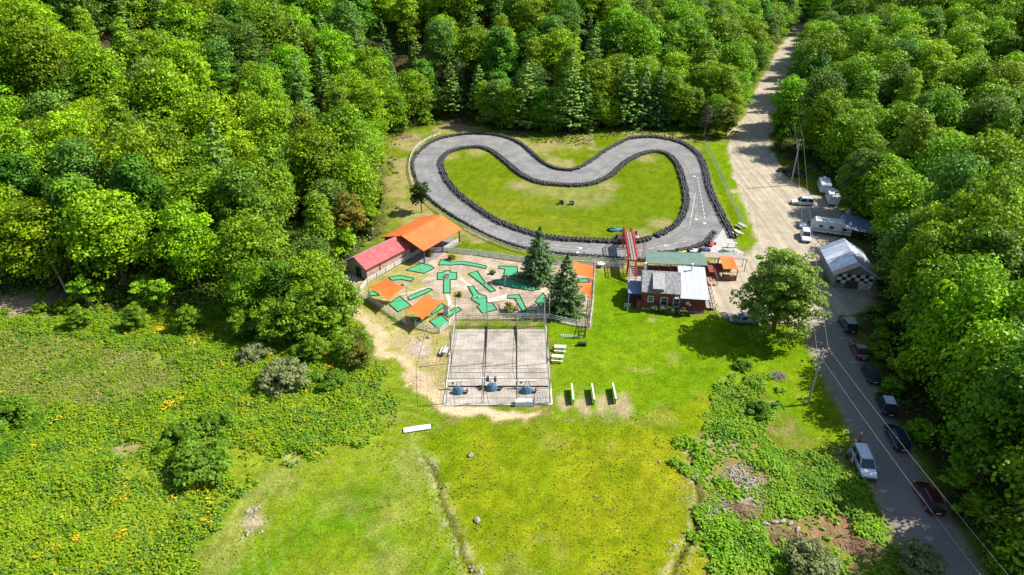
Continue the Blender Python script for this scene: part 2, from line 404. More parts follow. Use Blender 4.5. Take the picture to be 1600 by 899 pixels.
    inroad = sdist(x, y, [(q.x, q.y) for q in ROAD_L]+[(q.x, q.y) for q in ROAD_R][::-1]) < 2
    z = z+soft*np.where(inroad, 0, 1)*((fbm(x, y, 3.2, 70)-.5)*.22)*sstep(104, 92, y)
    vv = np.stack([x, y, z], 1)
    i = np.arange(ny-1)[:, None]*nx+np.arange(nx-1)[None, :]
    q = np.stack([i, i+1, i+1+nx, i+nx], -1).reshape(-1, 4)
    me = fast_mesh('ground', vv, q)
    a = me.attributes.new('Col', 'FLOAT_COLOR', 'POINT')
    a.data.foreach_set('color', np.concatenate([np.clip(col, 0, 1), np.ones((len(x), 1))], 1).astype(np.float32).ravel())
    me.polygons.foreach_set('use_smooth', np.ones(len(q), bool))
    m = bpy.data.materials.new('ground'); m.use_nodes = True; n = m.node_tree; b = n.nodes['Principled BSDF']
    at = n.nodes.new('ShaderNodeAttribute'); at.attribute_name = 'Col'; tc = n.nodes.new('ShaderNodeTexCoord')
    t = n.nodes.new('ShaderNodeTexNoise'); t.inputs['Scale'].default_value = 3.3; t.inputs['Detail'].default_value = 8; t.inputs['Roughness'].default_value = .8
    n.links.new(tc.outputs['Object'], t.inputs[0])
    mr = n.nodes.new('ShaderNodeMapRange'); mr.inputs[1].default_value = .3; mr.inputs[2].default_value = .7; mr.inputs[3].default_value = .45; mr.inputs[4].default_value = 1.5
    n.links.new(t.outputs['Fac'], mr.inputs[0])
    t2 = n.nodes.new('ShaderNodeTexNoise'); t2.inputs['Scale'].default_value = 6.5; t2.inputs['Detail'].default_value = 3; t2.inputs['Roughness'].default_value = .7
    n.links.new(tc.outputs['Object'], t2.inputs[0])
    m2 = n.nodes.new('ShaderNodeMapRange'); m2.inputs[1].default_value = .36; m2.inputs[2].default_value = .64; m2.inputs[3].default_value = .62; m2.inputs[4].default_value = 1.32
    n.links.new(t2.outputs['Fac'], m2.inputs[0]); mu = n.nodes.new('ShaderNodeMath'); mu.operation = 'MULTIPLY'; n.links.new(mr.outputs[0], mu.inputs[0]); n.links.new(m2.outputs[0], mu.inputs[1])
    t3 = n.nodes.new('ShaderNodeTexNoise'); t3.inputs['Scale'].default_value = 2.2; t3.inputs['Detail'].default_value = 6; t3.inputs['Roughness'].default_value = .8; n.links.new(tc.outputs['Object'], t3.inputs[0])
    m3 = n.nodes.new('ShaderNodeMapRange'); m3.inputs[1].default_value = .35; m3.inputs[2].default_value = .65; m3.inputs[3].default_value = .478; m3.inputs[4].default_value = .522; n.links.new(t3.outputs['Fac'], m3.inputs[0])
    hs = n.nodes.new('ShaderNodeHueSaturation'); n.links.new(mu.outputs[0], hs.inputs['Value']); n.links.new(m3.outputs[0], hs.inputs['Hue']); n.links.new(at.outputs['Color'], hs.inputs['Color'])
    n.links.new(hs.outputs[0], b.inputs['Base Color']); b.inputs['Roughness'].default_value = 1; b.inputs['Specular IOR Level'].default_value = 0
    bp = n.nodes.new('ShaderNodeBump'); bp.inputs['Strength'].default_value = .8; bp.inputs['Distance'].default_value = .12
    n.links.new(t.outputs['Fac'], bp.inputs['Height']); n.links.new(bp.outputs[0], b.inputs['Normal'])
    me.materials.append(m)
    o = bpy.data.objects.new('ground', me); C.objects.link(o); structure(o)
BROOKS = [W([(664,712),(672,728),(680,750),(690,785),(700,808),(716,842),(728,872),(745,905)]), W([(1078,712),(1090,728),(1092,760),(1093,790),(1080,835),(1060,870),(1050,905)]),
          W([(555,660),(500,690),(450,716)])]
ground()

# ------------------------------------------------------------------ track, roads
def sheet(name, outer, z, m, hole=None, kind='structure'):
    polys = [[Vector((p[0], p[1], 0)) for p in outer]]
    if hole: polys.append([Vector((p[0], p[1], 0)) for p in hole])
    tri = tessellate_polygon(polys); fl = [q for pl in polys for q in pl]
    me = bpy.data.meshes.new(name); fs = []
    for a, b, c in tri:
        if (fl[b]-fl[a]).cross(fl[c]-fl[a]).z < 0: b, c = c, b
        fs.append((a, b, c))
    me.from_pydata([(p.x, p.y, z) for p in fl], [], fs); me.materials.append(m)
    o = bpy.data.objects.new(name, me); C.objects.link(o); o['kind'] = kind; return o
def asphalt(name, c1, c2, patch, sc=.25):
    m = mat(name, c1, .9, noise=.1, nscale=sc, col2=c2, bump=.5, bscale=30, spec=.2, nsharp=(.38, .62))
    n = m.node_tree; b = n.nodes['Principled BSDF']; lk = b.inputs['Base Color'].links[0]; src = lk.from_socket
    tc = n.nodes.new('ShaderNodeTexCoord')
    t = n.nodes.new('ShaderNodeTexNoise'); t.inputs['Scale'].default_value = 2.5; t.inputs['Detail'].default_value = 8; n.links.new(tc.outputs['Object'], t.inputs[0])
    v = n.nodes.new('ShaderNodeTexVoronoi'); v.feature = 'DISTANCE_TO_EDGE'; v.inputs['Scale'].default_value = .22; n.links.new(tc.outputs['Object'], v.inputs[0])
    mr = n.nodes.new('ShaderNodeMapRange'); mr.inputs[1].default_value = .35; mr.inputs[2].default_value = .65; mr.inputs[3].default_value = .92; mr.inputs[4].default_value = 1.08
    n.links.new(t.outputs['Fac'], mr.inputs[0])
    cr = n.nodes.new('ShaderNodeMapRange'); cr.inputs[1].default_value = 0; cr.inputs[2].default_value = .012; cr.inputs[3].default_value = patch; cr.inputs[4].default_value = 1
    n.links.new(v.outputs['Distance'], cr.inputs[0])
    mu = n.nodes.new('ShaderNodeMath'); mu.operation = 'MULTIPLY'; n.links.new(mr.outputs[0], mu.inputs[0]); n.links.new(cr.outputs[0], mu.inputs[1])
    hs = n.nodes.new('ShaderNodeHueSaturation'); n.links.new(mu.outputs[0], hs.inputs['Value']); n.links.new(src, hs.inputs['Color']); n.links.new(hs.outputs[0], b.inputs['Base Color'])
    return m
TRK = asphalt('track_asphalt', (.165, .162, .158), (.25, .242, .232), .9)
sheet('kart_track', OUT, .02, TRK, INN)
sheet('pit_apron', W([(1098,392),(1120,372),(1138,345),(1141,366),(1151,389),(1165,396),(1120,402),(1096,402)]), .026, mat('pale_concrete', (.40, .385, .35), .9, noise=.12, nscale=.8, bump=.3))
sheet('track_patch', W([(1080,272),(1095,270),(1107,300),(1112,330),(1104,342),(1091,335),(1089,300)]), .026, mat('dark_patch', (.15, .15, .15), .85, noise=.15, nscale=1.0, bump=.3))
sheet('paved_road', ROAD_L[:]+ROAD_R[::-1], .03, asphalt('road_asphalt', (.22, .19, .158), (.25, .218, .185), .97))
jag = []
gp = [(q.x, q.y) for q in GRAVEL]
for (x, y, a) in resample(gp+[gp[0]], 1.1):
    j = float(vnoise(x/2.0, y/2.0, 9))-.5; jag.append((x-math.sin(a)*j*1.3, y+math.cos(a)*j*1.3))
GRV = mat('gravel', (.32, .265, .19), .95, noise=.2, nscale=.35, bump=.7, bscale=8, col2=(.42, .36, .27))
def gravel_tracks(m):
    n = m.node_tree; b = n.nodes['Principled BSDF']; src = b.inputs['Base Color'].links[0].from_socket
    tc = n.nodes.new('ShaderNodeTexCoord'); mp = n.nodes.new('ShaderNodeMapping'); mp.inputs['Rotation'].default_value = (0, 0, R(-10)); mp.inputs['Scale'].default_value = (1.4, .05, 1)
    t = n.nodes.new('ShaderNodeTexNoise'); t.inputs['Scale'].default_value = .9; t.inputs['Detail'].default_value = 5
    n.links.new(tc.outputs['Object'], mp.inputs[0]); n.links.new(mp.outputs[0], t.inputs[0])
    mr = n.nodes.new('ShaderNodeMapRange'); mr.inputs[1].default_value = .35; mr.inputs[2].default_value = .65; mr.inputs[3].default_value = .78; mr.inputs[4].default_value = 1.15
    n.links.new(t.outputs['Fac'], mr.inputs[0])
    hs = n.nodes.new('ShaderNodeHueSaturation'); n.links.new(mr.outputs[0], hs.inputs['Value']); n.links.new(src, hs.inputs['Color']); n.links.new(hs.outputs[0], b.inputs['Base Color'])
gravel_tracks(GRV)
sheet('gravel_road', jag, .012, GRV)
def loop_strip(name, off, wd, z, m, gap):
    pl = resample(INN+[INN[0]], 1.4); ar = sum(INN[i][0]*INN[(i+1) % len(INN)][1]-INN[(i+1) % len(INN)][0]*INN[i][1] for i in range(len(INN))); sg = 1 if ar > 0 else -1
    n = len(pl); c = []
    for i in range(n):
        a = pl[(i-1) % n]; b = pl[(i+1) % n]; t = math.atan2(b[1]-a[1], b[0]-a[0]); o_ = off+.7*(float(vnoise(i/6.0, off*3, 5))-.5)
        c.append((pl[i][0]+sg*math.sin(t)*o_, pl[i][1]-sg*math.cos(t)*o_, t))
    b = MB()
    for i in range(n):
        if vnoise(i/5.0, off*7, 6) < gap: continue
        p, q = c[i], c[(i+1) % n]
        if math.hypot(p[0]-q[0], p[1]-q[1]) > 3: continue
        b.add([(p[0]+math.sin(p[2])*wd/2, p[1]-math.cos(p[2])*wd/2, z), (p[0]-math.sin(p[2])*wd/2, p[1]+math.cos(p[2])*wd/2, z), (q[0]-math.sin(q[2])*wd/2, q[1]+math.cos(q[2])*wd/2, z), (q[0]+math.sin(q[2])*wd/2, q[1]-math.cos(q[2])*wd/2, z)], [(0, 1, 2, 3)])
    structure(build(name, b, m))
RL = mat('rubbered_line', (.12, .118, .115), .85, noise=.1, nscale=1.2, col2=(.21, .205, .196), nsharp=(.4, .6))
loop_strip('tyre_marks', 1.9, .34, .0245, RL, .30); loop_strip('tyre_marks', 2.9, .26, .0245, RL, .42); loop_strip('tyre_marks', 3.7, .2, .0245, RL, .5)
# painted markings on the track and patched spots on the road
WP = mat('worn_paint', (.62, .60, .55), .8, noise=.25, nscale=4)
mk = MB()
def dash(px0, px1, n, wd, z, duty=.5):
    a, b = P(*px0), P(*px1)
    for i in range(n):
        mk.bar(a.lerp(b, i/n)+Vector((0, 0, z)), a.lerp(b, (i+duty)/n)+Vector((0, 0, z)), wd, .006)
dash((1090,277), (1102,345), 12, .13, .036, .6); dash((1078,352), (1087,300), 1, .08, .036, .95)
dash((1000,392), (1078,376), 6, .10, .036, .6); dash((720,338), (800,372), 9, .10, .026, .4); dash((800,377), (935,390), 8, .12, .026, .35); dash((820,384), (930,393), 1, .07, .026, .98)
for q in ((1085,276),(1088,343),(1101,349),(907,388),(903,395),(1040,384)):
    v = P(*q); mk.box(v.x-.3, v.x+.3, v.y-.3, v.y+.3, .028, .036)
mk2 = build('track_markings', mk, WP); structure(mk2)
mk = MB()
for q in ((1316,515),(1315,529),(1333,566),(1327,657),(1380,768),(1391,797),(1448,823),(1452,842)):
    v = P(*q); mk.prism([(v.x+.5*math.cos(a)*(1+.4*math.sin(3*a)), v.y+.28*math.sin(a)) for a in np.arange(0, 6.28, .7)], .03, .037)
structure(build('road_patches', mk, mat('pale_patch', (.33, .32, .30), .9, noise=.2, nscale=5)))

# ------------------------------------------------------------------ tyre barriers
def torus(r1, r2, n1, n2):
    v = []; f = []
    for i in range(n1):
        a = 2*math.pi*i/n1
        for j in range(n2):
            b = 2*math.pi*j/n2; r = r1+r2*math.cos(b)
            v.append((r*math.cos(a), r*math.sin(a), r2*1.25*math.sin(b)))
            f.append((i*n2+j, ((i+1) % n1)*n2+j, ((i+1) % n1)*n2+(j+1) % n2, i*n2+(j+1) % n2))
    return v, f
TV, TF = torus(.27, .135, 9, 5)
RUB = mat('tyre_rubber', (.04, .04, .042), .5, noise=.45, nscale=9, spec=.5, bump=.3)
tyre_me = bpy.data.meshes.new('tyre'); tyre_me.from_pydata(TV, [], TF); tyre_me.materials.append(RUB)
tyre_me.polygons.foreach_set('use_smooth', [True]*len(TF))
def tyre_barrier(label, px, rows, step=.56, smooth=True, world=None, flip=1):
    pts = world if world else [(q.x, q.y) for q in PW(px)]
    if smooth: pts = rnd_line(pts)
    sp_ = resample(pts, step); c = pts[len(pts)//2]
    th = thing('tyre_barrier', label, 'tyre barrier', (c[0], c[1], 0.0), 0, 'tyre barriers round the kart track')
    allt = []
    for k in range(rows):
        for i, (x, y, a) in enumerate(sp_):
            off = (k-.5*(rows-1))*.5+random.uniform(-.07, .07); s = (k % 2)*.28
            xx = x-math.sin(a)*off*flip+math.cos(a)*s; yy = y+math.cos(a)*off*flip+math.sin(a)*s
            if random.random() < .3:
                allt.append((xx, yy, .15, 0, random.uniform(-.15, .15), a)); allt.append((xx, yy, .43, 0, random.uniform(-.2, .2), a))
            else:
                allt.append((xx, yy, .33, 0, R(random.choice((58, 66, 74, 112))), a+random.uniform(-.3, .3)+math.pi/2))
    allt.sort(key=lambda t: math.hypot(t[0], t[1])); rest = MB()
    for i, t in enumerate(allt):
        M = Matrix.Translation((t[0]-c[0], t[1]-c[1], t[2]+.02)) @ Matrix.Rotation(t[5], 4, 'Z') @ Matrix.Rotation(t[4], 4, 'Y')
        if i < 300:
            o = bpy.data.objects.new('tyre', tyre_me); C.objects.link(o); o.parent = th; o.matrix_basis = M
        else: rest.add([tuple(M @ Vector(v)) for v in TV], TF)
    if rest.v: build('tyre_row', rest, RUB, th, smooth=True)['kind'] = 'stuff'
tyre_barrier('long inner tyre barrier curving round the infield grass of the kart track', [(1026,370),(1042,362),(1056,353),(1068,335),(1072,312),(1067,285),(1059,261),(1045,244),(1024,238),(1000,243),(976,256),(956,274),(930,287),(900,291),(870,290),(840,286),(815,275),(800,263),(785,250),(765,236),(745,231),(721,233)], 3, .84)
tyre_barrier('inner tyre barrier along the left and lower infield edge of the track', [(721,233),(700,240),(689,253),(691,266),(700,285),(715,303),(740,323),(770,343),(800,356),(840,369),(880,375),(940,378),(985,380),(1018,373)], 3, .88)
tyre_barrier('outer tyre barrier along the forest side bends of the track', [(652,241),(668,227),(690,217),(723,211),(750,210),(785,214),(814,226),(834,243),(851,257),(870,265),(890,267),(906,263),(926,251),(950,234),(984,217)], 2, .74)
tyre_barrier('outer tyre barrier from the far right bend down to the pit entrance', [(984,217),(1022,215),(1064,224),(1092,244),(1102,268),(1110,300),(1124,330),(1134,350),(1143,366),(1146,374)], 3, .84)
tyre_barrier('single low tyre row inside the white rail on the left bend', [(652,241),(645,258),(652,285),(668,309),(698,333),(735,355),(770,373),(812,388)], 1, .72)
tyre_barrier('low tyre row behind the white rail along the near straight', [(812,388),(865,397),(950,404),(1008,409)], 1, .75)
tyre_barrier('short tyre row dividing the pit lane from the track', [(1028,398),(1050,396),(1075,391),(1095,384),(1108,375),(1116,364)], 2, .6)

# ------------------------------------------------------------------ vegetation
LEAF = leafmat('leaves', .24, .30)
LEAF_ONE = leafmat('leaves_plain', .0, .36)
NEED = leafmat('needles', .2, .25, .6)
BARK = mat('bark', (.12, .095, .07), .9, noise=.4, nscale=6, bump=.6)
PALEBARK = mat('pale_bark', (.42, .38, .32), .85, noise=.3, nscale=5, bump=.4)
def unit(r, n):
    v = r.normal(size=(n, 3)); return v/np.linalg.norm(v, axis=1, keepdims=True)
def crown_broad(name, Rr, Hc, z0, nl, npl, size, col, seed, m=None, rl=.34, colvar=.3, yellow=.2, taper=0.0):
    """lobed broadleaf crown; z0 is its underside, Hc its height"""
    r = np.random.default_rng(seed); cen = []; nor = []; cc = []; sz = []
    col = np.array(col)
    for k in range(nl):
        d = unit(r, 1)[0]
        if d[2] < -.15 and (d[2] < -.72 or r.random() < .45): d[2] = abs(d[2])
        rad = r.uniform(.50, .98); c = d*rad; hgt = (c[2]+.35)/1.2
        w_ = 1-taper*np.clip(hgt, 0, 1)
        c = np.array([c[0]*Rr*w_, c[1]*Rr*w_, z0+Hc*(.36+.54*c[2]/.84)])
        lr = Rr*rl*r.uniform(.6, 1.25)*(w_*.6+.4); n = int(npl*r.uniform(.7, 1.3))
        u = unit(r, n); u[:, 2] = np.where(u[:, 2] < -.1, -u[:, 2], u[:, 2])
        p = c+u*np.array([lr, lr, lr*.62])*r.uniform(.72, 1.08, (n, 1))
        lc = col*(1+1.35*colvar*r.uniform(-1, 1)); y = r.random()
        if y < yellow: lc = lc*np.array([1.20, 1.14, .8])
        cen.append(p); nor.append(u*.8+r.normal(size=(n, 3))*.45+np.array([0, 0, .45])); cc.append(lc*(1+.22*r.uniform(-1, 1, (n, 1)))); sz.append(size*r.uniform(.6, 1.35, n))
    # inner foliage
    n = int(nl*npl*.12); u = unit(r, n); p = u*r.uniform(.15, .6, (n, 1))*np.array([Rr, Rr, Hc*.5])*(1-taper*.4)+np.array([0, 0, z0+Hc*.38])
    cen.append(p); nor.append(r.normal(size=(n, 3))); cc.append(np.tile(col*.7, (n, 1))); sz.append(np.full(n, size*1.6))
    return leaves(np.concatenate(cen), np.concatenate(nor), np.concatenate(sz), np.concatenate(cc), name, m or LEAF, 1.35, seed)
def crown_conifer(name, Rr, Hc, z0, nw, nb, size, col, seed, droop=.25, fill=14, pw=.85, m=None):
    r = np.random.default_rng(seed); cen = []; nor = []; cc = []; sz = []; col = np.array(col)
    for k in range(nw):
        f = k/(nw-1); z = z0+Hc*f; rad = Rr*(1-f)**pw+.12
        for b in range(max(4, int(nb*(1-f*.6)))):
            a = r.uniform(0, 2*math.pi); L = rad*r.uniform(.65, 1.15); n = max(4, int(fill*(L/Rr+.25)))
            t = r.uniform(.25, 1, n)**.7; off = r.normal(size=n)*.10*L*(1.25-t)+r.normal(size=n)*.08
            x = np.cos(a)*L*t-np.sin(a)*off; y = np.sin(a)*L*t+np.cos(a)*off
            zz = z-droop*L*t+.22*L*t*t+r.normal(size=n)*.07
            cen.append(np.stack([x, y, zz], 1)); nn = np.stack([np.cos(a)*.5+r.normal(size=n)*.35, np.sin(a)*.5+r.normal(size=n)*.35, np.full(n, .8)], 1)
            nor.append(nn); lc = col*(1+.3*r.uniform(-1, 1)); tip = (t > .75)[:, None]
            cc.append(np.where(tip, lc*1.3, lc)*(1+.2*r.uniform(-1, 1, (n, 1)))); sz.append(size*r.uniform(.6, 1.2, n))
    return leaves(np.concatenate(cen), np.concatenate(nor), np.concatenate(sz), np.concatenate(cc), name, m or NEED, 1.9, seed)
def trunk_mesh(name, h, r0, m, limbs, Rr, z0, seed, lean=0):
    r = random.Random(seed); b = MB()
    pts = [(0, 0, -.8)]; x = y = 0
    for k in range(1, 5):
        x += r.uniform(-.15, .15)+lean; y += r.uniform(-.15, .15); pts.append((x, y, h*k/4))
    b.chain(pts, [r0*1.25, r0, r0*.8, r0*.55, r0*.12], 6)
    for k in range(limbs):
        a = r.uniform(0, 6.28); t = r.uniform(.35, .85); zb = h*t; i = min(3, int(t*4)); p = Vector(pts[i]).lerp(Vector(pts[i+1]), t*4-i)
        L = Rr*r.uniform(.5, .85)*(1.1-t*.4); q = p+Vector((math.cos(a)*L*.5, math.sin(a)*L*.5, L*.35)); s_ = p+Vector((math.cos(a)*L, math.sin(a)*L, L*.75))
        b.chain([p, q, s_], [r0*.4*(1.2-t), r0*.25*(1.2-t), r0*.05], 5)
        for e in range(2):
            a2 = a+r.uniform(-.9, .9); b.tube(q, q+Vector((math.cos(a2)*L*.4, math.sin(a2)*L*.4, L*.4)), r0*.15, r0*.03, 4)
    me = bpy.data.meshes.new(name); me.from_pydata(b.v, [], b.f); me.materials.append(m)
    return me
G_MID = (.205, .345, .006); G_DEEP = (.12, .25, .010); G_YEL = (.235, .375, .004); G_BLUE = (.155, .275, .030); G_LIGHT = (.26, .39, .015)
KIND = {}
def kind(key, name, crown_me, trunk_me, h): KIND.setdefault(key, []).append((name, crown_me, trunk_me, h))
def mk_broad(key, name, n, Rr, Hc, z0, col, seed, size=.36, nl=190, npl=50, rl=.165, **k):
    for i in range(n):
        kind(key, name, crown_broad('crown', Rr, Hc, z0, nl, npl, size, col, seed+i, **k), trunk_mesh('trunk', z0+Hc*.8, .26, BARK, 5, Rr, z0, seed+i), z0+Hc)
mk_broad('maple', 'maple_tree', 3, 6.0, 15, 1.8, G_MID, 100, yellow=.35)
mk_broad('yellow maple', 'yellow_maple_tree', 3, 5.8, 14.5, 2.0, G_YEL, 120, yellow=.4)  # yellow-green form of the maple, exact species unknown
mk_broad('deep maple', 'deep_maple_tree', 3, 5.3, 15, 1.6, G_DEEP, 140, yellow=.1, taper=.4)  # deep green, narrower maple form; its species is not known either
mk_broad('ash', 'ash_tree', 2, 4.9, 14, 2.5, G_BLUE, 160, size=.31, rl=.15, nl=170, npl=50, yellow=.05)
mk_broad('aspen', 'aspen_tree', 2, 3.6, 15, 2.5, G_LIGHT, 180, size=.28, rl=.17, nl=170, npl=42, yellow=.15, taper=.35)
mk_broad('sapling', 'young_tree', 2, 2.3, 5.0, 1.2, G_MID, 200, size=.27, nl=36, npl=64, yellow=.3, taper=.2)
mk_broad('shrub', 'shrub', 2, 1.7, 2.4, .1, G_MID, 220, size=.24, nl=30, npl=56, yellow=.2)
for i in range(2): kind('pine', 'pine_tree', crown_conifer('crown', 4.3, 15.5, 2.5, 24, 15, .34, (.17, .29, .040), 240+i, .12, 24, .6), trunk_mesh('trunk', 18, .25, BARK, 0, 3, 3, 240+i), 19)
for i in range(2): kind('fir', 'spruce_tree', crown_conifer('crown', 3.6, 13.5, 1.0, 28, 14, .30, (.11, .22, .034), 260+i, .3, 20, .75), trunk_mesh('trunk', 15, .22, BARK, 0, 3, 3, 260+i), 15.5)
def bare_mesh(seed):
    r = random.Random(seed); b = MB(); pts = [(0, 0, -.5)]
    for k in range(1, 5): pts.append((r.uniform(-.4, .4)*k*.5, r.uniform(-.4, .4)*k*.5, 3.2*k))
    b.chain(pts, [.22, .19, .14, .09, .03])
    for k in range(34):
        t = r.uniform(.3, .98); i = min(3, int(t*4)); p = Vector(pts[i]).lerp(Vector(pts[i+1]), t*4-i); a = r.uniform(0, 6.28); L = r.uniform(1.0, 2.6)*(1.2-t*.7)
        q = p+Vector((math.cos(a)*L, math.sin(a)*L, L*.6)); b.tube(p, q, .045, .015, 4)
        for e in range(4): b.tube(p.lerp(q, r.uniform(.4, .9)), q+Vector((r.uniform(-.7, .7), r.uniform(-.7, .7), r.uniform(.1, .8))), .02, .008, 3)
    return b
def tree(key, x, y, z, s, rz, label, group=None, var=None, sz=None, name=None, rnd=random):
    v = KIND[key][var if var is not None else rnd.randrange(len(KIND[key]))]
    e = thing(name or v[0], label, 'shrub' if key == 'shrub' else 'tree', (x, y, z), rz, group); e.scale = (s, s, sz or s)
    if key != 'shrub':
        t = bpy.data.objects.new('trunk', v[2]); C.objects.link(t); t.parent = e
        c = bpy.data.objects.new('crown', v[1]); C.objects.link(c); c.parent = e
    else:
        c = bpy.data.objects.new('foliage', v[1]); C.objects.link(c); c.parent = e
    return e

# forest: spots by dart throwing outside the clearing
WLINE = [P(1235, 290).lerp(P(1241, 134, 9.5), t) for t in (.12, .25, .38, .5, .62, .75, .88, 1)]
GLADES = [(q, 3.2) for q in WLINE]+[(P(1530, 335), 8.5), (P(4, 490), 6), (P(104, 462), 3.5), (P(640, 225), 4), (P(618, 385), 5), (P(712, 192), 5), (P(595, 345), 4)]
ZONE = {'left': 'on the wooded slope left of the kart track', 'back': 'in the wood behind the kart track', 'lane': 'in the wood right of the gravel road', 'road': 'in the dense wood right of the paved road'}
LOOK = {'maple': 'green maple', 'yellow maple': 'yellow-green maple', 'deep maple': 'deep green maple', 'ash': 'blue-green ash', 'aspen': 'slim light green aspen',
        'pine': 'soft green pine', 'fir': 'dark pointed spruce'}
ORD = ['first', 'second', 'third', 'fourth', 'fifth', 'sixth', 'seventh', 'eighth', 'ninth', 'tenth', 'eleventh', 'twelfth', 'thirteenth', 'fourteenth', 'fifteenth', 'sixteenth', 'seventeenth', 'eighteenth', 'nineteenth', 'twentieth']
ORD += [t+'-'+ORD[i] for t in ('twenty', 'thirty', 'forty', 'fifty', 'sixty', 'seventy', 'eighty') for i in range(9)]
ZN = {'left': 'on the left slope', 'back': 'behind the kart track', 'lane': 'right of the gravel road', 'road': 'right of the paved road'}
def forest():
    rf = np.random.default_rng(42); rr = random.Random(5); cand = []
    N = 32000; xs = rf.uniform(-190, 235, N); ys = rf.uniform(28, 430, N)
    d = sdist(xs, ys, CLEAR); zt = T(xs, ys); dens = fbm(xs, ys, 30, 91)
    gl = np.ones(N, bool)
    for c, r_ in GLADES: gl &= np.hypot(xs-c.x, ys-c.y) > r_
    PX, PY, D = proj(xs, ys, zt+9)
    ok = (d > np.where((ys < 115) & (xs > 40), 4.3, 2.4)) & gl & (PX > -90) & (PX < 1720) & (PY < 1010) & (PY > -150)
    idx = np.where(ok)[0]; cell = {}; spots = []
    for i in idx:
        x, y = xs[i], ys[i]; rad = 5.9+2.4*dens[i]+(.9 if y > 215 else 0)-(1.6 if y < 110 and x > 40 else 0)
        cx, cy = int(x//8), int(y//8); good = True
        for a in range(cx-1, cx+2):
            for b in range(cy-1, cy+2):
                for (u, v) in cell.get((a, b), ()):
                    if (u-x)**2+(v-y)**2 < rad*rad: good = False; break
                if not good: break
            if not good: break
        if good: cell.setdefault((cx, cy), []).append((x, y)); spots.append((x, y, float(zt[i]), float(d[i])))
    cnt = {}; made = []
    for (x, y, z, d_) in spots:
        zone = 'left' if x < -28 else ('back' if (y > 185 and x < 62) or (y > 195 and x < 62+(y-195)*.45) else ('lane' if y > 118 else 'road'))
        t = rr.random(); sp_n = float(fbm(x, y, 26, 95, 2))
        con = .10
        if zone == 'left' and sp_n > .5 and y > 125: con = .5
        if zone == 'back' and y < 222 and -25 < x < 62: con = .5
        if zone == 'left' and y > 235: con = .42
        if t < con: key = 'pine' if rr.random() < .65 else 'fir'
        else: key = rr.choices(['maple', 'yellow maple', 'deep maple', 'ash', 'aspen'], [4, 3.4, 2.4, 1.5, 1.6])[0]
        if zone == 'road': key = rr.choices(['maple', 'yellow maple', 'deep maple', 'ash', 'aspen'], [4.5, 2.5, 4, 2, .6])[0]
        s = rr.uniform(.82, 1.18)*(1.0 if d_ > 7 else .85)*(1.12 if y > 200 else 1)
        if key in ('pine', 'fir'): s *= rr.uniform(.75, 1.0)
        if zone == 'road': s *= .98
        e = tree(key, x, y, z-.1, s, rr.uniform(0, 6.28), 'x', ZONE[zone][3:]+' ('+key+')', sz=s*rr.uniform(.9, 1.15)*(1.25 if zone == 'road' else 1), rnd=rr)
        made.append((zone, key, min(13, int(d_/8)), proj(x, y, z)[0], e))
        cnt[key] = cnt.get(key, 0)+1
    print('forest', len(spots), cnt)
    made.sort(key=lambda t: t[:4]); last = None
    for zone, key, row, px, e in made:
        k = k+1 if last == (zone, key, row) else 0; last = (zone, key, row)
        e['label'] = '%s %s, %s row, %s from the left' % (LOOK[key], ZN[zone], ('front' if row == 0 else ORD[row]), ('first' if k == 0 else ORD[k]))
    # edge saplings and bushes along the wood's edge
    WH = {'on the verge of the paved road': 'on the road verge', 'beside the gravel road': 'beside the gravel road', 'at the forest edge behind the kart track': 'behind the kart track', 'at the foot of the left wood above the weeds': 'edging the left wood'}
    num = {}
    def nth(kk, ww): num[kk, ww] = num.get((kk, ww), -1)+1; return ORD[num[kk, ww]]+(' from the lower left' if ww != 'on the verge of the paved road' else ' from the gravel end')
    ring = resample(CLEAR+[CLEAR[0]], 1.5); k = 0
    for (x, y, a) in ring:
        ox = x+rr.uniform(-2.6, 2.6); oy = y+rr.uniform(-2.6, 2.6)
        px, py, _ = proj(ox, oy, 0)
        if not (-40 < px < 1640 and 20 < py < 930) or oy > 320: continue
        if any(math.hypot(ox-c.x, oy-c.y) < r_ for c, r_ in GLADES): continue
        dd = float(sdist(np.array([ox]), np.array([oy]), CLEAR)[0])
        if dd < .3: continue
        if rr.random() < (.35 if px < 595 or px > 1290 else .62): continue
        if py > 440 and px > 1300: where = 'on the verge of the paved road'
        elif px > 1100: where = 'beside the gravel road'
        elif px > 595: where = 'at the forest edge behind the kart track'
        else: where = 'at the foot of the left wood above the weeds'
        key = 'sapling' if rr.random() < .45 else 'shrub'; s = rr.uniform(.6, 1.05)
        tree(key, ox, oy, T1(ox, oy)-.1, s, rr.uniform(0, 6.28), ('young tree ' if key == 'sapling' else 'low bush ')+WH[where]+', '+nth(key, where), where.split(' ', 1)[1]+(' young trees' if key == 'sapling' else ' bushes'), rnd=rr)
forest()

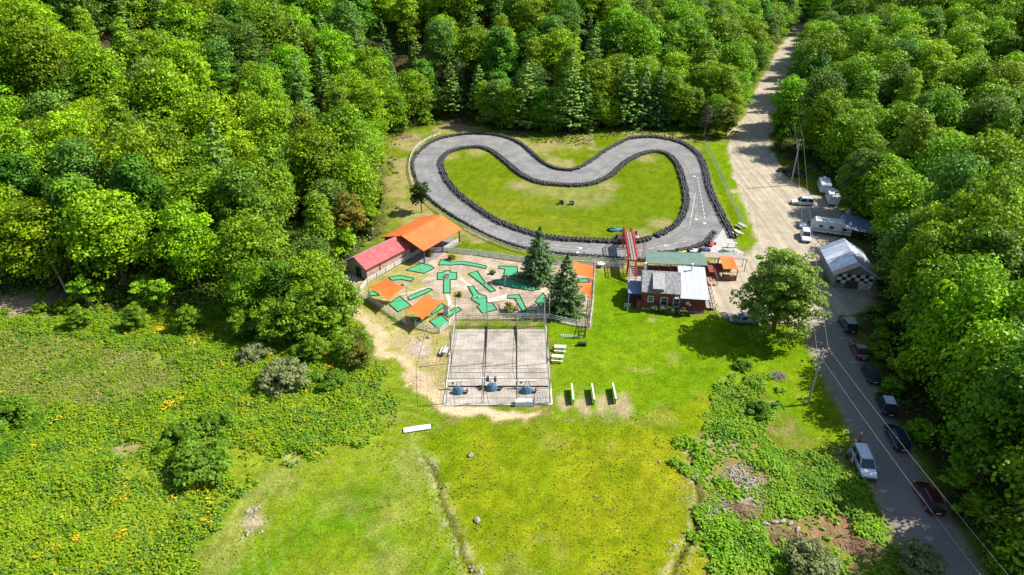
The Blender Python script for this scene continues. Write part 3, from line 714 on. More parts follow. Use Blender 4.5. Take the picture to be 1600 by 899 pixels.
# single trees in the clearing
def special(name, cat, px, z, crown_me, trunk_me, label, s=1, rz=0, group=None):
    p = P(*px); e = thing(name, label, cat, (p.x, p.y, z), rz, group); e.scale = (s, s, s)
    if trunk_me: t = bpy.data.objects.new('trunk', trunk_me); C.objects.link(t); t.parent = e
    c = bpy.data.objects.new('crown' if trunk_me else 'foliage', crown_me); C.objects.link(c); c.parent = e
    return e
special('maple_tree', 'tree', (1207, 520), 0, crown_broad('crown', 6.9, 13.4, 1.2, 300, 72, .28, (.24, .36, .045), 301, LEAF_ONE, rl=.145, yellow=.2, colvar=.18, taper=.12), trunk_mesh('trunk', 11, .34, BARK, 9, 6.5, 3, 301), 'big rounded light green maple standing alone between the red house and the road')
SPR = crown_conifer('crown', 4.8, 12.2, .5, 34, 15, .34, (.10, .185, .055), 310, .32, 24, .78, LEAF_ONE)
SPR2 = crown_conifer('crown', 5.0, 12.5, .3, 34, 16, .34, (.095, .175, .045), 311, .34, 24, .78, LEAF_ONE)
SPT = trunk_mesh('trunk', 12, .22, BARK, 0, 3, 3, 310)
special('spruce_tree', 'tree', (842, 436), 0, SPR, SPT, 'tall pointed spruce in the mini golf, nearer the kart track', .80)
special('spruce_tree', 'tree', (883, 486), 0, SPR2, SPT, 'tall pointed spruce beside the orange sails, nearer the batting cage', .80, 1.0)
special('young_tree', 'tree', (659, 332), 0, crown_broad('crown', 2.2, 5.6, 1.7, 30, 46, .34, (.065, .12, .02), 320, LEAF_ONE, rl=.34, yellow=0), trunk_mesh('trunk', 6, .13, BARK, 6, 2, 2, 320), 'small dark green tree between the orange pavilion and the left bend')
special('birch_tree', 'tree', (553, 393), 0, crown_broad('crown', 3.4, 9.0, 3.0, 60, 44, .32, (.22, .19, .018), 330, LEAF_ONE, rl=.27, yellow=.2), trunk_mesh('trunk', 10, .16, PALEBARK, 7, 3, 3, 330), 'yellowing thin tree beside the pale red shed')
special('sumac', 'bush', (565, 575), 0, crown_broad('crown', 1.6, 4.6, .2, 34, 40, .24, (.17, .17, .02), 340, LEAF_ONE, rl=.34, yellow=.3), None, 'tall yellow-green bush with reddish tips beside the dirt path')
special('sumac', 'bush', (552, 545), 0, crown_broad('crown', 1.9, 3.4, .1, 34, 40, .26, (.12, .17, .02), 341, LEAF_ONE, rl=.34, yellow=.3), None, 'light green bush behind the reddish one at the path edge')
special('young_tree', 'tree', (1100, 214), 0, crown_broad('crown', 1.9, 8.4, 1.5, 44, 34, .26, (.17, .18, .12), 350, LEAF_ONE, rl=.30, yellow=0), trunk_mesh('trunk', 9, .14, PALEBARK, 8, 1.8, 2, 350), 'thin greyish half-bare tree at the far right bend of the track')
special('maple_tree', 'tree', (1133, 214), 0, crown_broad('crown', 3.6, 8.5, 1.0, 60, 60, .36, (.13, .19, .016), 352, LEAF_ONE, yellow=.35), trunk_mesh('trunk', 9, .2, BARK, 6, 3, 2, 352), 'bushy yellow-green maple where the gravel road meets the track corner')
for i, (px, py, s, lb) in enumerate([(1022,487,.40,'leftmost of the round shrubs against the red house wall'), (1035,489,.36,'second round shrub from the left against the red house wall'), (1048,490,.42,'third round shrub from the left against the red house wall'), (1066,493,.40,'rightmost round shrub against the red house wall, set apart')]):
    special('round_shrub', 'shrub', (px, py), 0, crown_broad('foliage', 1.9, 3.6, .1, 20, 46, .5, (.20, .27, .10), 360+i, LEAF_ONE, yellow=0, colvar=.12), None, lb, s, group='round shrubs along the house')
MID = crown_broad('crown', 3.1, 6.4, .2, 110, 50, .26, (.17, .30, .012), 372, LEAF_ONE, rl=.26, yellow=.15); MIDT = trunk_mesh('trunk', 5.5, .12, BARK, 5, 2.5, 1, 372)
for i, (px, py, s, lb) in enumerate([(505,520,1.45,'tall dark bushy tree at the corner of the left wood by the path'), (530,500,1.2,'smaller bushy tree nearest the pale red shed corner'), (470,530,1.2,'bushy tree stepping down from the left wood'), (430,532,1.05,'low bushy tree above the grey-green bushes'), (540,560,.6,'round green bush on the path edge beside the reddish one'), (380,525,.7,'green bushy tree at the wood edge over the weeds'), (300,515,.65,'bushy tree at the wood edge above the dark bush mound'), (215,512,.6,'bushy tree below the pale leaning trunk'), (130,512,.6,'bushy tree left of the pale leaning trunk'), (495,560,.6,'small bushy tree behind the leafy bush by the path')]):
    special('bushy_tree', 'tree', (px, py), 0, MID, MIDT, lb, s, px)
SH1 = crown_broad('foliage', 3.0, 2.6, .0, 60, 60, .26, (.24, .28, .10), 370, LEAF_ONE, rl=.26, yellow=0, colvar=.15)
SH2 = crown_broad('foliage', 3.0, 2.4, .0, 60, 66, .30, (.14, .27, .014), 371, LEAF_ONE, rl=.26, yellow=0, colvar=.15)
for px, py, s, me, lb in [(445,600,1.2,SH1,'wide grey-green bush at the foot of the left wood'), (398,560,.8,SH1,'smaller grey-green bush behind the wide one'), (320,735,1.25,SH2,'dark leafy bush mound standing in the bright weeds'), (288,690,.9,SH2,'dark leafy bush behind the mound in the weeds'),
                          (1160,575,.42,SH2,'single small dark bush on the lawn edge below the big maple'), (1185,645,.55,SH2,'bush among weeds left of the utility pole'), (1265,890,.95,SH1,'feathery olive bush at the bottom edge beside the brush'), (1435,885,.8,SH1,'pale airy bush at the edge of the paved road, bottom right'),
                          (470,560,.75,SH2,'dark green bush near the yellow one by the path'), (20,655,1.0,SH2,'dark green bush at the left picture edge'), (520,600,.7,SH2,'leafy bush next to the dirt path'), (335,670,.8,SH2,'third dark bush at the top of the weed mound')]:
    special('shrub', 'shrub', (px, py), -.05, me, None, lb, s, px*.7)
for i, (px, py, s, lb) in enumerate([(718,462,.26,'small yellow-green plant between two minigolf strips on bare gravel'), (797,488,.55,'golden shrub ringed by stones beside the cage'), (770,428,.26,'small dry bush beside the upper minigolf greens'), (705,405,.34,'yellow flowering plants by the long upper green'), (672,401,.26,'low flowering plants beside the white fence')]):
    special('golf_shrub', 'shrub', (px, py), 0, crown_broad('foliage', 2.3, 2.6, .0, 24, 46, .42, (.24, .23, .02), 390+i, LEAF_ONE, yellow=.3), None, lb, s)
for i, (x_, y_) in enumerate([(103, 425), (1330, 215)]):
    pass
for px, py, key, s, lb in [(500,497,'maple',.72,'round green maple at the corner of the left wood above the path'), (452,505,'deep maple',.7,'deep green tree at the front of the left wood'), (405,500,'maple',.66,'green maple at the front edge of the left wood'), (1316,276,'maple',1.0,'green maple overhanging the two white campers'), (1328,330,'ash',.85,'green tree between the white campers and the tent peak'), (1348,346,'deep maple',.95,'deep green tree standing over the canvas tent peak'), (1366,356,'maple',.9,'green maple over the back of the tarp roof'), (1394,458,'ash',.9,'tree leaning over the checkered garage side'), (1290,252,'deep maple',.75,'dark tree over the two shaded cars by the utility pole'), (1262,240,'maple',.6,'small green maple beside the utility pole')]:
    p = P(px, py); tree(key, p.x, p.y, -.1, s, px*.9, lb, 'trees over the parking lot')
BK = random.Random(12); xx = 752; k = 0
for (px, py, key, s) in [(756,202,'aspen',.8),(778,204,'ash',.85),(800,206,'maple',.75),(822,209,'pine',1.1),(846,211,'deep maple',.8),(868,212,'ash',.8),(890,211,'pine',1.2),(912,209,'fir',1.15),(932,207,'maple',.7),(952,206,'yellow maple',.55),(975,205,'pine',1.15),(1000,204,'fir',1.3),(1024,204,'fir',1.2),(1046,204,'aspen',.9),(1068,204,'maple',.75)]:
    p = P(px, py-5); tree(key, p.x, p.y, -.1, s, BK.uniform(0, 6), LOOK[key]+' in the row above the kart track, '+ORD[k]+' from the left', 'front tree row above the kart track', rnd=BK); k += 1
for px, py, key, s, lb in [(1092,203,'aspen',.7,'slim light tree above the outer bend beside the greyish one'), (1120,206,'maple',.62,'green maple between the greyish tree and the gravel road'), (1142,196,'yellow maple',.68,'yellow-green tree where the gravel road passes the track corner'), (1156,176,'maple',.72,'maple on the gravel road edge above the track corner'), (1172,150,'aspen',.8,'slim tree on the gravel road edge, farther up'), (1186,126,'maple',.75,'green maple on the far shaded gravel road edge')]:
    p = P(px-6, py-2); tree(key, p.x, p.y, -.1, s, px*.7, lb, 'trees between the track and the gravel road')
dm = bare_mesh(3)
for px, py, lb in [((104, 456), None, 'bare dead grey tree leaning in the left wood'), ((1285, 215), None, 'leafless grey trunk right of the gravel road')]:
    p = P(*px); bb = MB().chain([(0, 0, -.5), (.1, 0, 3), (-.1, .1, 6), (.1, 0, 8.6)], [.2, .17, .13, .05]).tube((-.05, 0, 5), (.9, .3, 6.4), .06, .02).tube((0, 0, 6.5), (-.7, .2, 7.6), .05, .02).tube((0, 0, 7.2), (.5, -.3, 8.3), .04, .02); e = one('dead_tree', bb, PALEBARK, lb, 'tree'); e.location = (p.x, p.y, T1(p.x, p.y)); e.rotation_euler = (0, R(-8), 0)

# ------------------------------------------------------------------ weeds, tufts: stuff
def BRC(px, py, r_): c = P(px, py); return [(c.x+r_*math.cos(t)*(1+.2*math.sin(3*t)), c.y+r_*.8*math.sin(t)) for t in np.arange(0, 6.28, .5)]
def weeds(name, polys, n, label, size, hgt, palette, seed, nleaf=9, excl=(), thin=None, band=None):
    r = np.random.default_rng(seed); P0 = np.concatenate([np.array(p) for p in polys] or [np.array([(-150, 40), (190, 290)])]); x0, y0 = P0.min(0); x1, y1 = P0.max(0); y0 = max(y0, 40)
    x = r.uniform(x0, x1, n); y = r.uniform(y0, y1, n); wx = x+(fbm(x, y, 5, 1)-.5)*5; wy = y+(fbm(x, y, 5, 2)-.5)*5
    ins = np.zeros(n, bool)
    rag = (fbm(x, y, 2.4, 88)-.5)*7; ins |= band(x, y) if band else False
    for p in polys: ins |= sdist(wx, wy, p) < rag
    for p in excl: ins &= ~((sdist(wx, wy, p) < 0) & (r.random(n) < .93))
    px, py, _ = proj(x, y, 0); ins &= (px > -60) & (px < 1660) & (py < 960)
    if thin is not None: ins &= r.random(n) < thin(x, y)
    x = x[ins]; y = y[ins]; n = len(x); patch = .55*fbm(x, y, 9, seed+3)+.45*fbm(x, y, 3, seed+4); tall = (.35+1.3*sstep(.3, .75, fbm(x, y, 3.2, seed+5)))*hgt
    k = nleaf; u = unit(r, n*k); u[:, 2] = abs(u[:, 2])
    base = np.repeat(np.stack([x, y, np.maximum(T(x, y), 0)], 1), k, 0); tl = np.repeat(tall, k)
    pos = base+u*np.stack([tl*.7, tl*.7, tl], 1)*r.uniform(.5, 1.05, (n*k, 1))
    pal = np.array(palette); pi = np.clip(((patch-.25)*2*len(pal)+r.normal(size=n)*.7).astype(int), 0, len(pal)-1)
    col = np.repeat(pal[pi], k, 0)*(1+.25*r.uniform(-1, 1, (n*k, 1)))
    me = leaves(pos, u*.5+r.normal(size=(n*k, 3))*.3+np.array([.25, 0, 1.0]), size*r.uniform(.6, 1.3, n*k), col, name, LEAF_ONE, 1.6, seed)
    o = bpy.data.objects.new(name, me); C.objects.link(o); tag(o, label, 'weeds', kind='stuff'); return n
weeds('weeds', [WEEDL], 74000, 'dense bright green and yellow-green weeds on the rough ground left of the field', .20, .55, [(.09, .21, .012), (.16, .31, .008), (.22, .36, .006), (.28, .37, .006), (.12, .25, .025), (.19, .34, .008), (.25, .34, .01)], 500, 9, [FIELDL, W([(355,700),(420,700),(400,745),(345,790)]), W([(180,690),(225,690),(235,740),(190,740)])])
weeds('weeds', [FIELDL], 16000, 'sparse dry meadow grass and herbs on the upper left clearing', .2, .22, [(.15, .25, .015), (.22, .29, .03), (.30, .29, .07), (.13, .24, .015)], 510, 7)
weeds('weeds', [WEEDR], 40000, 'lush green weeds between the field and the paved road', .21, .5, [(.10, .25, .008), (.17, .37, .006), (.22, .42, .006), (.24, .36, .012), (.13, .29, .010)], 520, 9, [DRYR2, BRC(1158, 745, 3.4), BRC(1245, 850, 3.2), BRC(1160, 800, 2.2), BRC(1214, 588, 1.5), BRC(1345, 850, 2.6)], lambda x, y: np.where(sdist(x, y, DRYR) < 0, .35, np.where(sdist(x, y, W([(1180,700),(1300,700),(1400,850),(1250,830)])) < 0, 1.0, .17+.5*sstep(.55, .7, fbm(x, y, 3.5, 61)))))
weeds('wildflowers', [WEEDL], 9000, 'yellow-orange wildflower clumps among the left weeds', .2, .75, [(.72, .52, .01), (.55, .46, .01)], 530, 12, [FIELDL], lambda x, y: sstep(.67, .70, fbm(x, y, 3.0, 77)))
weeds('grass_tufts', [MEADOW], 2600, 'coarse yellow-green grass tufts on the middle field', .12, .09, [(.17, .24, .01), (.24, .27, .014), (.28, .27, .02), (.36, .32, .06)], 540, 6)
weeds('grass_tufts', [GRASSL], 1800, 'bright green grass tufts on the lower left field', .12, .08, [(.15, .27, .01), (.19, .31, .01), (.24, .31, .015), (.30, .30, .05)], 550, 6)
weeds('undergrowth', [], 90000, 'leafy undergrowth along the foot of the forest', .34, .8, [(.10, .20, .012), (.16, .27, .012), (.20, .29, .02)], 565, 8, band=lambda x, y: (lambda d: (d > .2+2.5*(fbm(x, y, 4, 99)-.3)) & (d < 15) & np.all([np.hypot(x-c.x, y-c.y) > r_*.9 for c, r_ in GLADES], axis=0))(sdist(x, y, CLEAR)))
weeds('undergrowth', [W([(530,430),(560,400),(610,345),(600,215),(630,205),(615,240),(612,300),(600,345),(575,380),(540,400)]), W([(760,196),(1080,200),(1130,198),(1095,225),(1060,212),(980,212),(900,225),(830,222),(760,206)]), W([(1210,190),(1245,240),(1300,262),(1300,285),(1240,275),(1205,235)])], 12000, 'low undergrowth at the forest edge round the track', .3, .3, [(.06, .12, .012), (.12, .18, .015), (.2, .2, .03)], 560, 8)

# ------------------------------------------------------------------ materials of built things
WHITE = mat('white_paint', (.66, .66, .63), .6, noise=.08, nscale=2)
REDP = mat('red_paint', (.48, .05, .035), .6, noise=.25, nscale=3)
MAROON = mat('maroon_siding', (.23, .055, .05), .8, noise=.25, nscale=3, wave=('Z', 2.6, .03))
GREYW = mat('grey_wood', (.32, .29, .25), .85, noise=.3, nscale=4, bump=.4)
BROWNW = mat('brown_wood', (.22, .12, .07), .85, noise=.35, nscale=4, bump=.4)
DARKW = mat('dark_wood', (.07, .05, .04), .85, noise=.3, nscale=4)
PINKW = mat('weathered_red_boards', (.42, .27, .23), .85, noise=.35, nscale=1.6, bump=.4)
BLACK = mat('black_metal', (.02, .02, .02), .5)
DARKG = mat('dark_interior', (.03, .03, .035), .9)
STEEL = mat('galvanised_steel', (.45, .46, .47), .4, metal=.7, noise=.15, nscale=5)
GLASS = mat('dark_glass', (.02, .03, .04), .08, spec=.8)
CONC = mat('concrete', (.36, .315, .26), .9, noise=.28, nscale=.5, bump=.3, bscale=12)
CONC2 = mat('concrete_pale', (.40, .35, .295), .9, noise=.25, nscale=.5, bump=.3, bscale=12)
def fence(name, label, pts, h, rails, m, cat='fence', post_w=.12, step=2.4, rail_h=.14, group=None, topcap=False):
    c = pts[len(pts)//2]; th = thing(name, label, cat, (c[0], c[1], 0), 0, group)
    for a, b in zip(pts[:-1], pts[1:]):
        a = Vector((a[0], a[1], 0)); b = Vector((b[0], b[1], 0)); L = (b-a).length; n = max(1, round(L/step)); d = (b-a).normalized()
        for i in range(n if (b-pts_end(pts)).length > .01 else n+1):
            p = a.lerp(b, i/n); build('post', MB().box(p.x-post_w/2, p.x+post_w/2, p.y-post_w/2, p.y+post_w/2, -.1, h+.05), m, th, True)
        side = Vector((-d.y, d.x, 0))*(post_w/2+.022)
        for z in rails:
            build('rail', MB().bar(a-side+Vector((0, 0, z)), b-side+Vector((0, 0, z)), .035, rail_h), m, th, True)
    return th
def pts_end(p): return Vector((p[-1][0], p[-1][1], 0))

fence('white_rail_fence', 'white three-rail fence along the red shed and down the left side of the minigolf', W([(657,396),(575,443),(564,456),(569,464),(601,485),(633,506)]), 1.05, (.3, .62, .96), WHITE)
fence('white_rail_fence', 'white board fence round the bottom left corner of the minigolf', W([(649,511),(687,521),(700,511),(711,498)]), 1.05, (.3, .62, .96), WHITE)
fence('white_rail_fence', 'white rail fence between the batting cage and the minigolf', W([(711,498),(780,498),(860,499),(884,505),(920,512)]), 1.05, (.35, .65, .96), WHITE)
fence('white_rail_fence', 'white fence along the right side of the minigolf beside the orange sails', W([(921,512),(926,470),(929,418)]), 1.05, (.3, .62, .96), WHITE)
fence('white_rail_fence', 'white fence along the top of the minigolf facing the kart track', W([(672,394),(700,394),(750,399),(818,409),(870,413),(929,416),(975,418)]), 1.0, (.22, .47, .72, .94), WHITE, rail_h=.17)
fence('guard_rail_fence', 'curved white two-rail fence outside the left bend and near straight of the track', rnd_line(W([(690,211),(668,220),(648,236),(640,258),(644,285),(662,314),(696,340),(733,361),(770,379),(812,394),(865,403),(920,409),(978,413)]), 3), .85, (.42, .78), WHITE, step=2.6)
fence('green_rail_fence', 'pale green rail fence between the infield lawn path and the near straight', W([(905,408),(940,411),(982,413)]), 1.2, (.5, 1.1), mat('pale_green_paint', (.45, .6, .42), .7))
# chain link fence on the right of the track
th = thing('chain_link_fence', 'grey chain link fence running beside the right side of the track', 'fence', tuple(P(1130, 300)))
pl = resample(W([(1100,228),(1118,262),(1135,300),(1152,336),(1163,366)]), 3.0)
for (a, b) in zip(pl[:-1], pl[1:]):
    build('post', MB().tube((a[0], a[1], 0), (a[0], a[1], 1.7), .04), STEEL, th, True)
    build('rail', MB().tube((a[0], a[1], 1.68), (b[0], b[1], 1.68), .028), STEEL, th, True)
    wm = MB()
    for k in range(10):
        z = .15+k*.16; wm.bar((a[0], a[1], z), (b[0], b[1], z), .012, .012)
    for k in range(10):
        t = k/10; x = a[0]+(b[0]-a[0])*t; y = a[1]+(b[1]-a[1])*t; wm.bar((x, y, .1), (x, y, 1.65), .012, .012)
    build('wire_mesh', wm, STEEL, th, True)

def frame_of(pA, pB):
    """front left and front right ground corners -> origin, heading, width"""
    d = pB-pA; return pA, math.atan2(d.y, d.x), d.length
def gable(bmw, name_roof, m, th, x0, x1, y0, y1, ze, zr, t=.12, over=.35, ridge='x'):
    ym = (y0+y1)/2
    s1 = build(name_roof, MB().slab((x0-over, y0-over, ze-over*.3), (x1+over, y0-over, ze-over*.3), (x1+over, ym, zr), (x0-over, ym, zr), t), m, th)
    s2 = build(name_roof, MB().slab((x0-over, ym+.004, zr), (x1+over, ym+.004, zr), (x1+over, y1+over, ze-over*.3), (x0-over, y1+over, ze-over*.3), t), m, th)
    return s1, s2

# --- orange pavilion
o0 = P(661.6, 389.4, 3.0); th = thing('picnic_pavilion', 'open picnic pavilion with a bright orange metal gable roof', 'pavilion', (o0.x, o0.y, 0), R(55.6))
OR = mat('orange_metal_roof', (.62, .15, .03), .5, noise=.16, nscale=.5, wave=('X', 1.1, .02), spec=.5)
for i, (q) in enumerate(((0, 0), (5.3, 0), (10.6, 0), (0, 9.6), (5.3, 9.6), (10.6, 9.6), (0, 4.8), (10.6, 4.8))):
    build('post', MB().box(q[0]-.1, q[0]+.1, q[1]-.1, q[1]+.1, 0, 2.98 if q[1] != 4.8 else 4.2), DARKW, th)
gable(None, 'roof_slope', OR, th, 0, 10.6, 0, 9.6, 3.1, 4.6, .14, .5)
build('ridge_cap', MB().bar((-.52, 4.8, 4.67), (11.12, 4.8, 4.67), .35, .06), OR, th)
for y in (0, 9.6): build('beam', MB().box(-.2, 10.8, y-.08, y+.08, 2.68, 2.92), DARKW, th)
for k in range(6):
    x = .3+k*2; build('rafter', MB().bar((x, 0, 2.95), (x, 4.8, 4.36), .1, .15).bar((x, 4.8, 4.36), (x, 9.6, 2.95), .1, .15), BROWNW, th)
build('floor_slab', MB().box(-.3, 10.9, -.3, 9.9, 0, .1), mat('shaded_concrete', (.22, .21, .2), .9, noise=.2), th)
build('boarded_side', MB().box(.1, 5.2, 9.55, 9.65, .1, 2.6), GREYW, th)
for k in range(3): build('railing', MB().bar((6.0, .05, .4+k*.3), (10.5, .05, .4+k*.3), .05, .1), WHITE, th)
PT = None
def picnic_table():
    t = thing('picnic_table', 'x', 'picnic table')
    for k in range(4): build('board', MB().box(-.9, .9, -.38+k*.19, -.38+k*.19+.17, .72, .76), GREYT, t)
    for s in (-1, 1):
        build('bench_seat', MB().box(-.9, .9, s*.75-.14, s*.75+.14, .42, .46), GREYT, t)
        build('leg_frame', MB().bar((s*.65, -.75, 0), (s*.65, -.2, .72), .05, .09).bar((s*.65, .75, 0), (s*.65, .2, .72), .05, .09).bar((s*.65, -.8, .4), (s*.65, .8, .4), .04, .09), GREYT, t)
    return t
GREYT = mat('weathered_grey_boards', (.50, .48, .44), .85, noise=.25, nscale=3)
pt = picnic_table(); used = False
for px, a, lb in [((1158,356),-68,'upper weathered picnic table beside the right track fence'), ((1152,367),-66,'lower weathered picnic table at the foot of the track fence'), ((875,548),-6,'upper of two picnic tables right of the batting cage'), ((871,563),-8,'lower of two picnic tables right of the batting cage'), ((697,552),80,'picnic table left of the batting cage'), ((676,372),55,'picnic table half hidden under the orange pavilion roof edge')]:
    place(pt, used, P(*px), R(a), lb, 'picnic tables'); used = True
# --- pale red shed
a, b = P(574, 438.5), P(637.7, 405); th = thing('storage_shed', 'long wooden shed with a faded pinkish red metal roof', 'shed', tuple(a), math.atan2(b.y-a.y, b.x-a.x)); Lw = (b-a).length+.6
for i in range(12):
    x0 = i*Lw/12; build('wall_panel', MB().box(x0+.01, x0+Lw/12-.01, -.05-(i % 2)*.012, .05, 0, 2.45), PINKW, th)
build('post', MB().box(3.05, 3.25, -.12, .02, 0, 2.5), DARKW, th)
build('back_wall', MB().box(0, Lw, 5.0, 5.1, 0, 2.45), GREYW, th)
build('end_wall', MB().loft([[(.0, .1, 0), (.0, 4.9, 0), (.0, 4.9, 2.45), (.0, 2.5, 3.95), (.0, .1, 2.45)], [(.1, .1, 0), (.1, 4.9, 0), (.1, 4.9, 2.45), (.1, 2.5, 3.95), (.1, .1, 2.45)]]), GREYW, th)
build('end_wall', MB().loft([[(Lw-.1, .1, 0), (Lw-.1, 4.9, 0), (Lw-.1, 4.9, 2.45), (Lw-.1, 2.5, 3.95), (Lw-.1, .1, 2.45)], [(Lw, .1, 0), (Lw, 4.9, 0), (Lw, 4.9, 2.45), (Lw, 2.5, 3.95), (Lw, .1, 2.45)]]), GREYW, th)
build('door', MB().box(-.06, -.004, 1.4, 2.8, 0, 2.1), DARKG, th)
PR = mat('faded_red_roof', (.36, .05, .055), .7, noise=.3, nscale=.9, col2=(.48, .13, .13), bump=.3, nsharp=(.3, .7)); PG = mat('grey_tin_roof', (.38, .36, .33), .7, noise=.3, nscale=1)
for i in range(10):
    x0 = -.4+i*(Lw+.8)/10; x1 = x0+(Lw+.8)/10-.02; dz = (i % 2)*.015
    build('roof_sheet', MB().slab((x0, -.4, 2.42+dz), (x1, -.4, 2.42+dz), (x1, 2.52, 4.1+dz), (x0, 2.52, 4.1+dz), .05), PR, th)
build('back_roof', MB().slab((-.4, 2.56, 4.1), (Lw+.4, 2.56, 4.1), (Lw+.4, 5.5, 2.4), (-.4, 5.5, 2.4), .06), PG, th)
build('eave_trim', MB().bar((-.42, -.43, 2.36), (Lw+.42, -.43, 2.36), .05, .16), mat('dark_red_trim', (.2, .02, .02), .6), th)
mb = MB()
for k in range(5): mb.bar((-2.2-k*.25, 1+k*.6, .1+k*.06), (-.5-k*.2, 2.4+k*.5, .2+k*.05), .22, .05)
pp = P(551, 430); o = one('plank_pile', mb, WHITE, 'small heap of white boards beside the pale red shed end', 'boards'); o.location = (a.x, a.y, 0); o.rotation_euler = (0, 0, math.atan2(b.y-a.y, b.x-a.x))

# --- red house
a, b = P(1002, 482), P(1099, 488.5); th = thing('red_house', 'small dark red house with grey shingle roof, dormer and white metal roof addition', 'house', tuple(a), math.atan2(b.y-a.y, b.x-a.x)); Lw = (b-a).length; D = 7.0; X1 = 6.15
build('wall', MB().loft([[(.02, 0, 0), (.02, D, 0), (.02, D, 3.3), (.02, D/2, 5.25), (.02, 0, 3.3)], [(X1, 0, 0), (X1, D, 0), (X1, D, 3.3), (X1, D/2, 5.25), (X1, 0, 3.3)]]), MAROON, th)
build('addition_wall', MB().loft([[(X1+.004, -.25, 0), (X1+.004, D+.2, 0), (X1+.004, D+.2, 4.2), (X1+.004, -.25, 2.95)], [(Lw, -.25, 0), (Lw, D+.2, 0), (Lw, D+.2, 4.2), (Lw, -.25, 2.95)]]), MAROON, th)
SH = mat('grey_shingles', (.16, .16, .16), .9, noise=.3, nscale=3, col2=(.34, .34, .345), bump=.7, bscale=6, nsharp=(.4, .6))
gable(None, 'roof_slope', SH, th, .05, X1-.32, 0, D, 3.4, 5.4, .16, .3)
# dormer on the front slope
build('dormer_wall', MB().loft([[(1.7, -.1, 3.45), (1.7, 2.4, 4.4), (1.7, 2.4, 4.95), (1.7, -.1, 4.15)], [(3.3, -.1, 3.45), (3.3, 2.4, 4.4), (3.3, 2.4, 4.95), (3.3, -.1, 4.15)]]), MAROON, th)
build('dormer_roof', MB().slab((1.5, -.45, 4.15), (3.5, -.45, 4.15), (3.5, 3.0, 5.32), (1.5, 3.0, 5.32), .1), mat('light_shingles', (.34, .34, .34), .9, noise=.25, nscale=3, bump=.5, bscale=6), th)
w_ = build('window', MB().box(1.95, 3.05, -.14, -.106, 3.62, 4.0), WHITE, th); build('pane', MB().box(2.05, 2.48, -.17, -.145, 3.68, 3.95).box(2.53, 2.95, -.17, -.145, 3.68, 3.95), GLASS, w_)
for x, z0, ww, hh in ((1.35, 1.55, .75, .85), (3.55, 1.0, .95, 1.35), (5.55, .95, .85, 1.35)):
    w_ = build('window', MB().box(x-ww/2-.12, x+ww/2+.12, -.05, -.004, z0-.12, z0+hh+.12) if x < 5 else MB().box(x-ww/2-.12, x+ww/2+.12, -.05, -.004, z0-.12, z0+hh+.12), WHITE, th)
    build('pane', MB().box(x-ww/2, x+ww/2, -.07, -.053, z0, z0+hh/2-.03), GLASS, w_); build('pane', MB().box(x-ww/2, x+ww/2, -.07, -.053, z0+hh/2+.03, z0+hh), GLASS, w_)
    build('sill', MB().box(x-ww/2-.16, x+ww/2+.16, -.14, -.052, z0-.18, z0-.123), WHITE, w_)
WR = mat('white_metal_roof', (.46, .485, .52), .35, noise=.05, nscale=1, wave=('X', 1.3, .03), spec=.5)
for i in range(4):
    x0 = X1-.15+i*(Lw-X1+.6)/4; x1 = x0+(Lw-X1+.6)/4-.015
    build('roof_sheet', MB().slab((x0, -.95, 2.98), (x1, -.95, 2.98), (x1, D+.5, 4.52), (x0, D+.5, 4.52), .07), WR, th)
build('low_eave_roof', MB().slab((X1-1.0, -.7, 2.72), (X1-.17, -.7, 2.72), (X1-.17, .5, 3.1), (X1-1.0, .5, 3.1), .07), WR, th)
build('vent_pipe', MB().tube((8.3, 6.4, 4.2), (8.3, 6.4, 5.5), .14).tube((8.3, 6.4, 5.5), (8.3, 6.4, 5.62), .22), WHITE, th)
build('chimney', MB().box(.3, .7, 6.3, 6.7, 3.5, 5.2), WHITE, th)
build('foundation', MB().box(-.05, Lw+.03, -.31, -.0, -.1, .28), GREYW, th)
bl = build('wall_emblem', MB().prism([(7.35+.32*math.cos(t), .32*math.sin(t)) for t in np.arange(0, 6.28, .8)], 0, .03).prism([(7.75+.22*math.cos(t), -.3+.22*math.sin(t)) for t in np.arange(0, 6.28, .8)], 0, .03), WHITE, th)
bl.rotation_euler = (R(90), 0, 0); bl.location = (0, -.26, 1.75)
build('power_line', MB().chain([(7.9, -.3, 1.9), (8.4, -.32, 1.5), (9.3, -.3, 1.0)], [.025]*3, 4), BLACK, th)
# porch with blue-grey canopy
build('porch_roof', MB().slab((-2.35, .6, 2.45), (-.1, .6, 2.45), (-.1, 4.4, 2.75), (-2.35, 4.4, 2.75), .08), mat('blue_grey_roof', (.17, .23, .32), .45, noise=.1), th)
for q in ((-2.2, .8), (-2.2, 4.2)): build('porch_post', MB().box(q[0]-.06, q[0]+.06, q[1]-.06, q[1]+.06, 0, 2.42), WHITE, th)
build('porch_deck', MB().box(-2.4, -.02, .4, 4.6, 0, .3), DARKW, th)
build('barrel', MB().tube((-.45, .0, 0), (-.45, .0, 1.5), .42, .42, 12), MAROON, th, smooth=False)
sg = thing('garden_sign', 'blue-grey sign board on a white post left of the red house', 'sign', tuple(P(980, 490))); build('post', MB().box(-.06, .06, -.06, .06, 0, 1.5), WHITE, sg); build('board', MB().box(-.65, .35, -.09, -.062, 1.3, 1.95), mat('blue_grey_board', (.2, .3, .36), .7), sg)
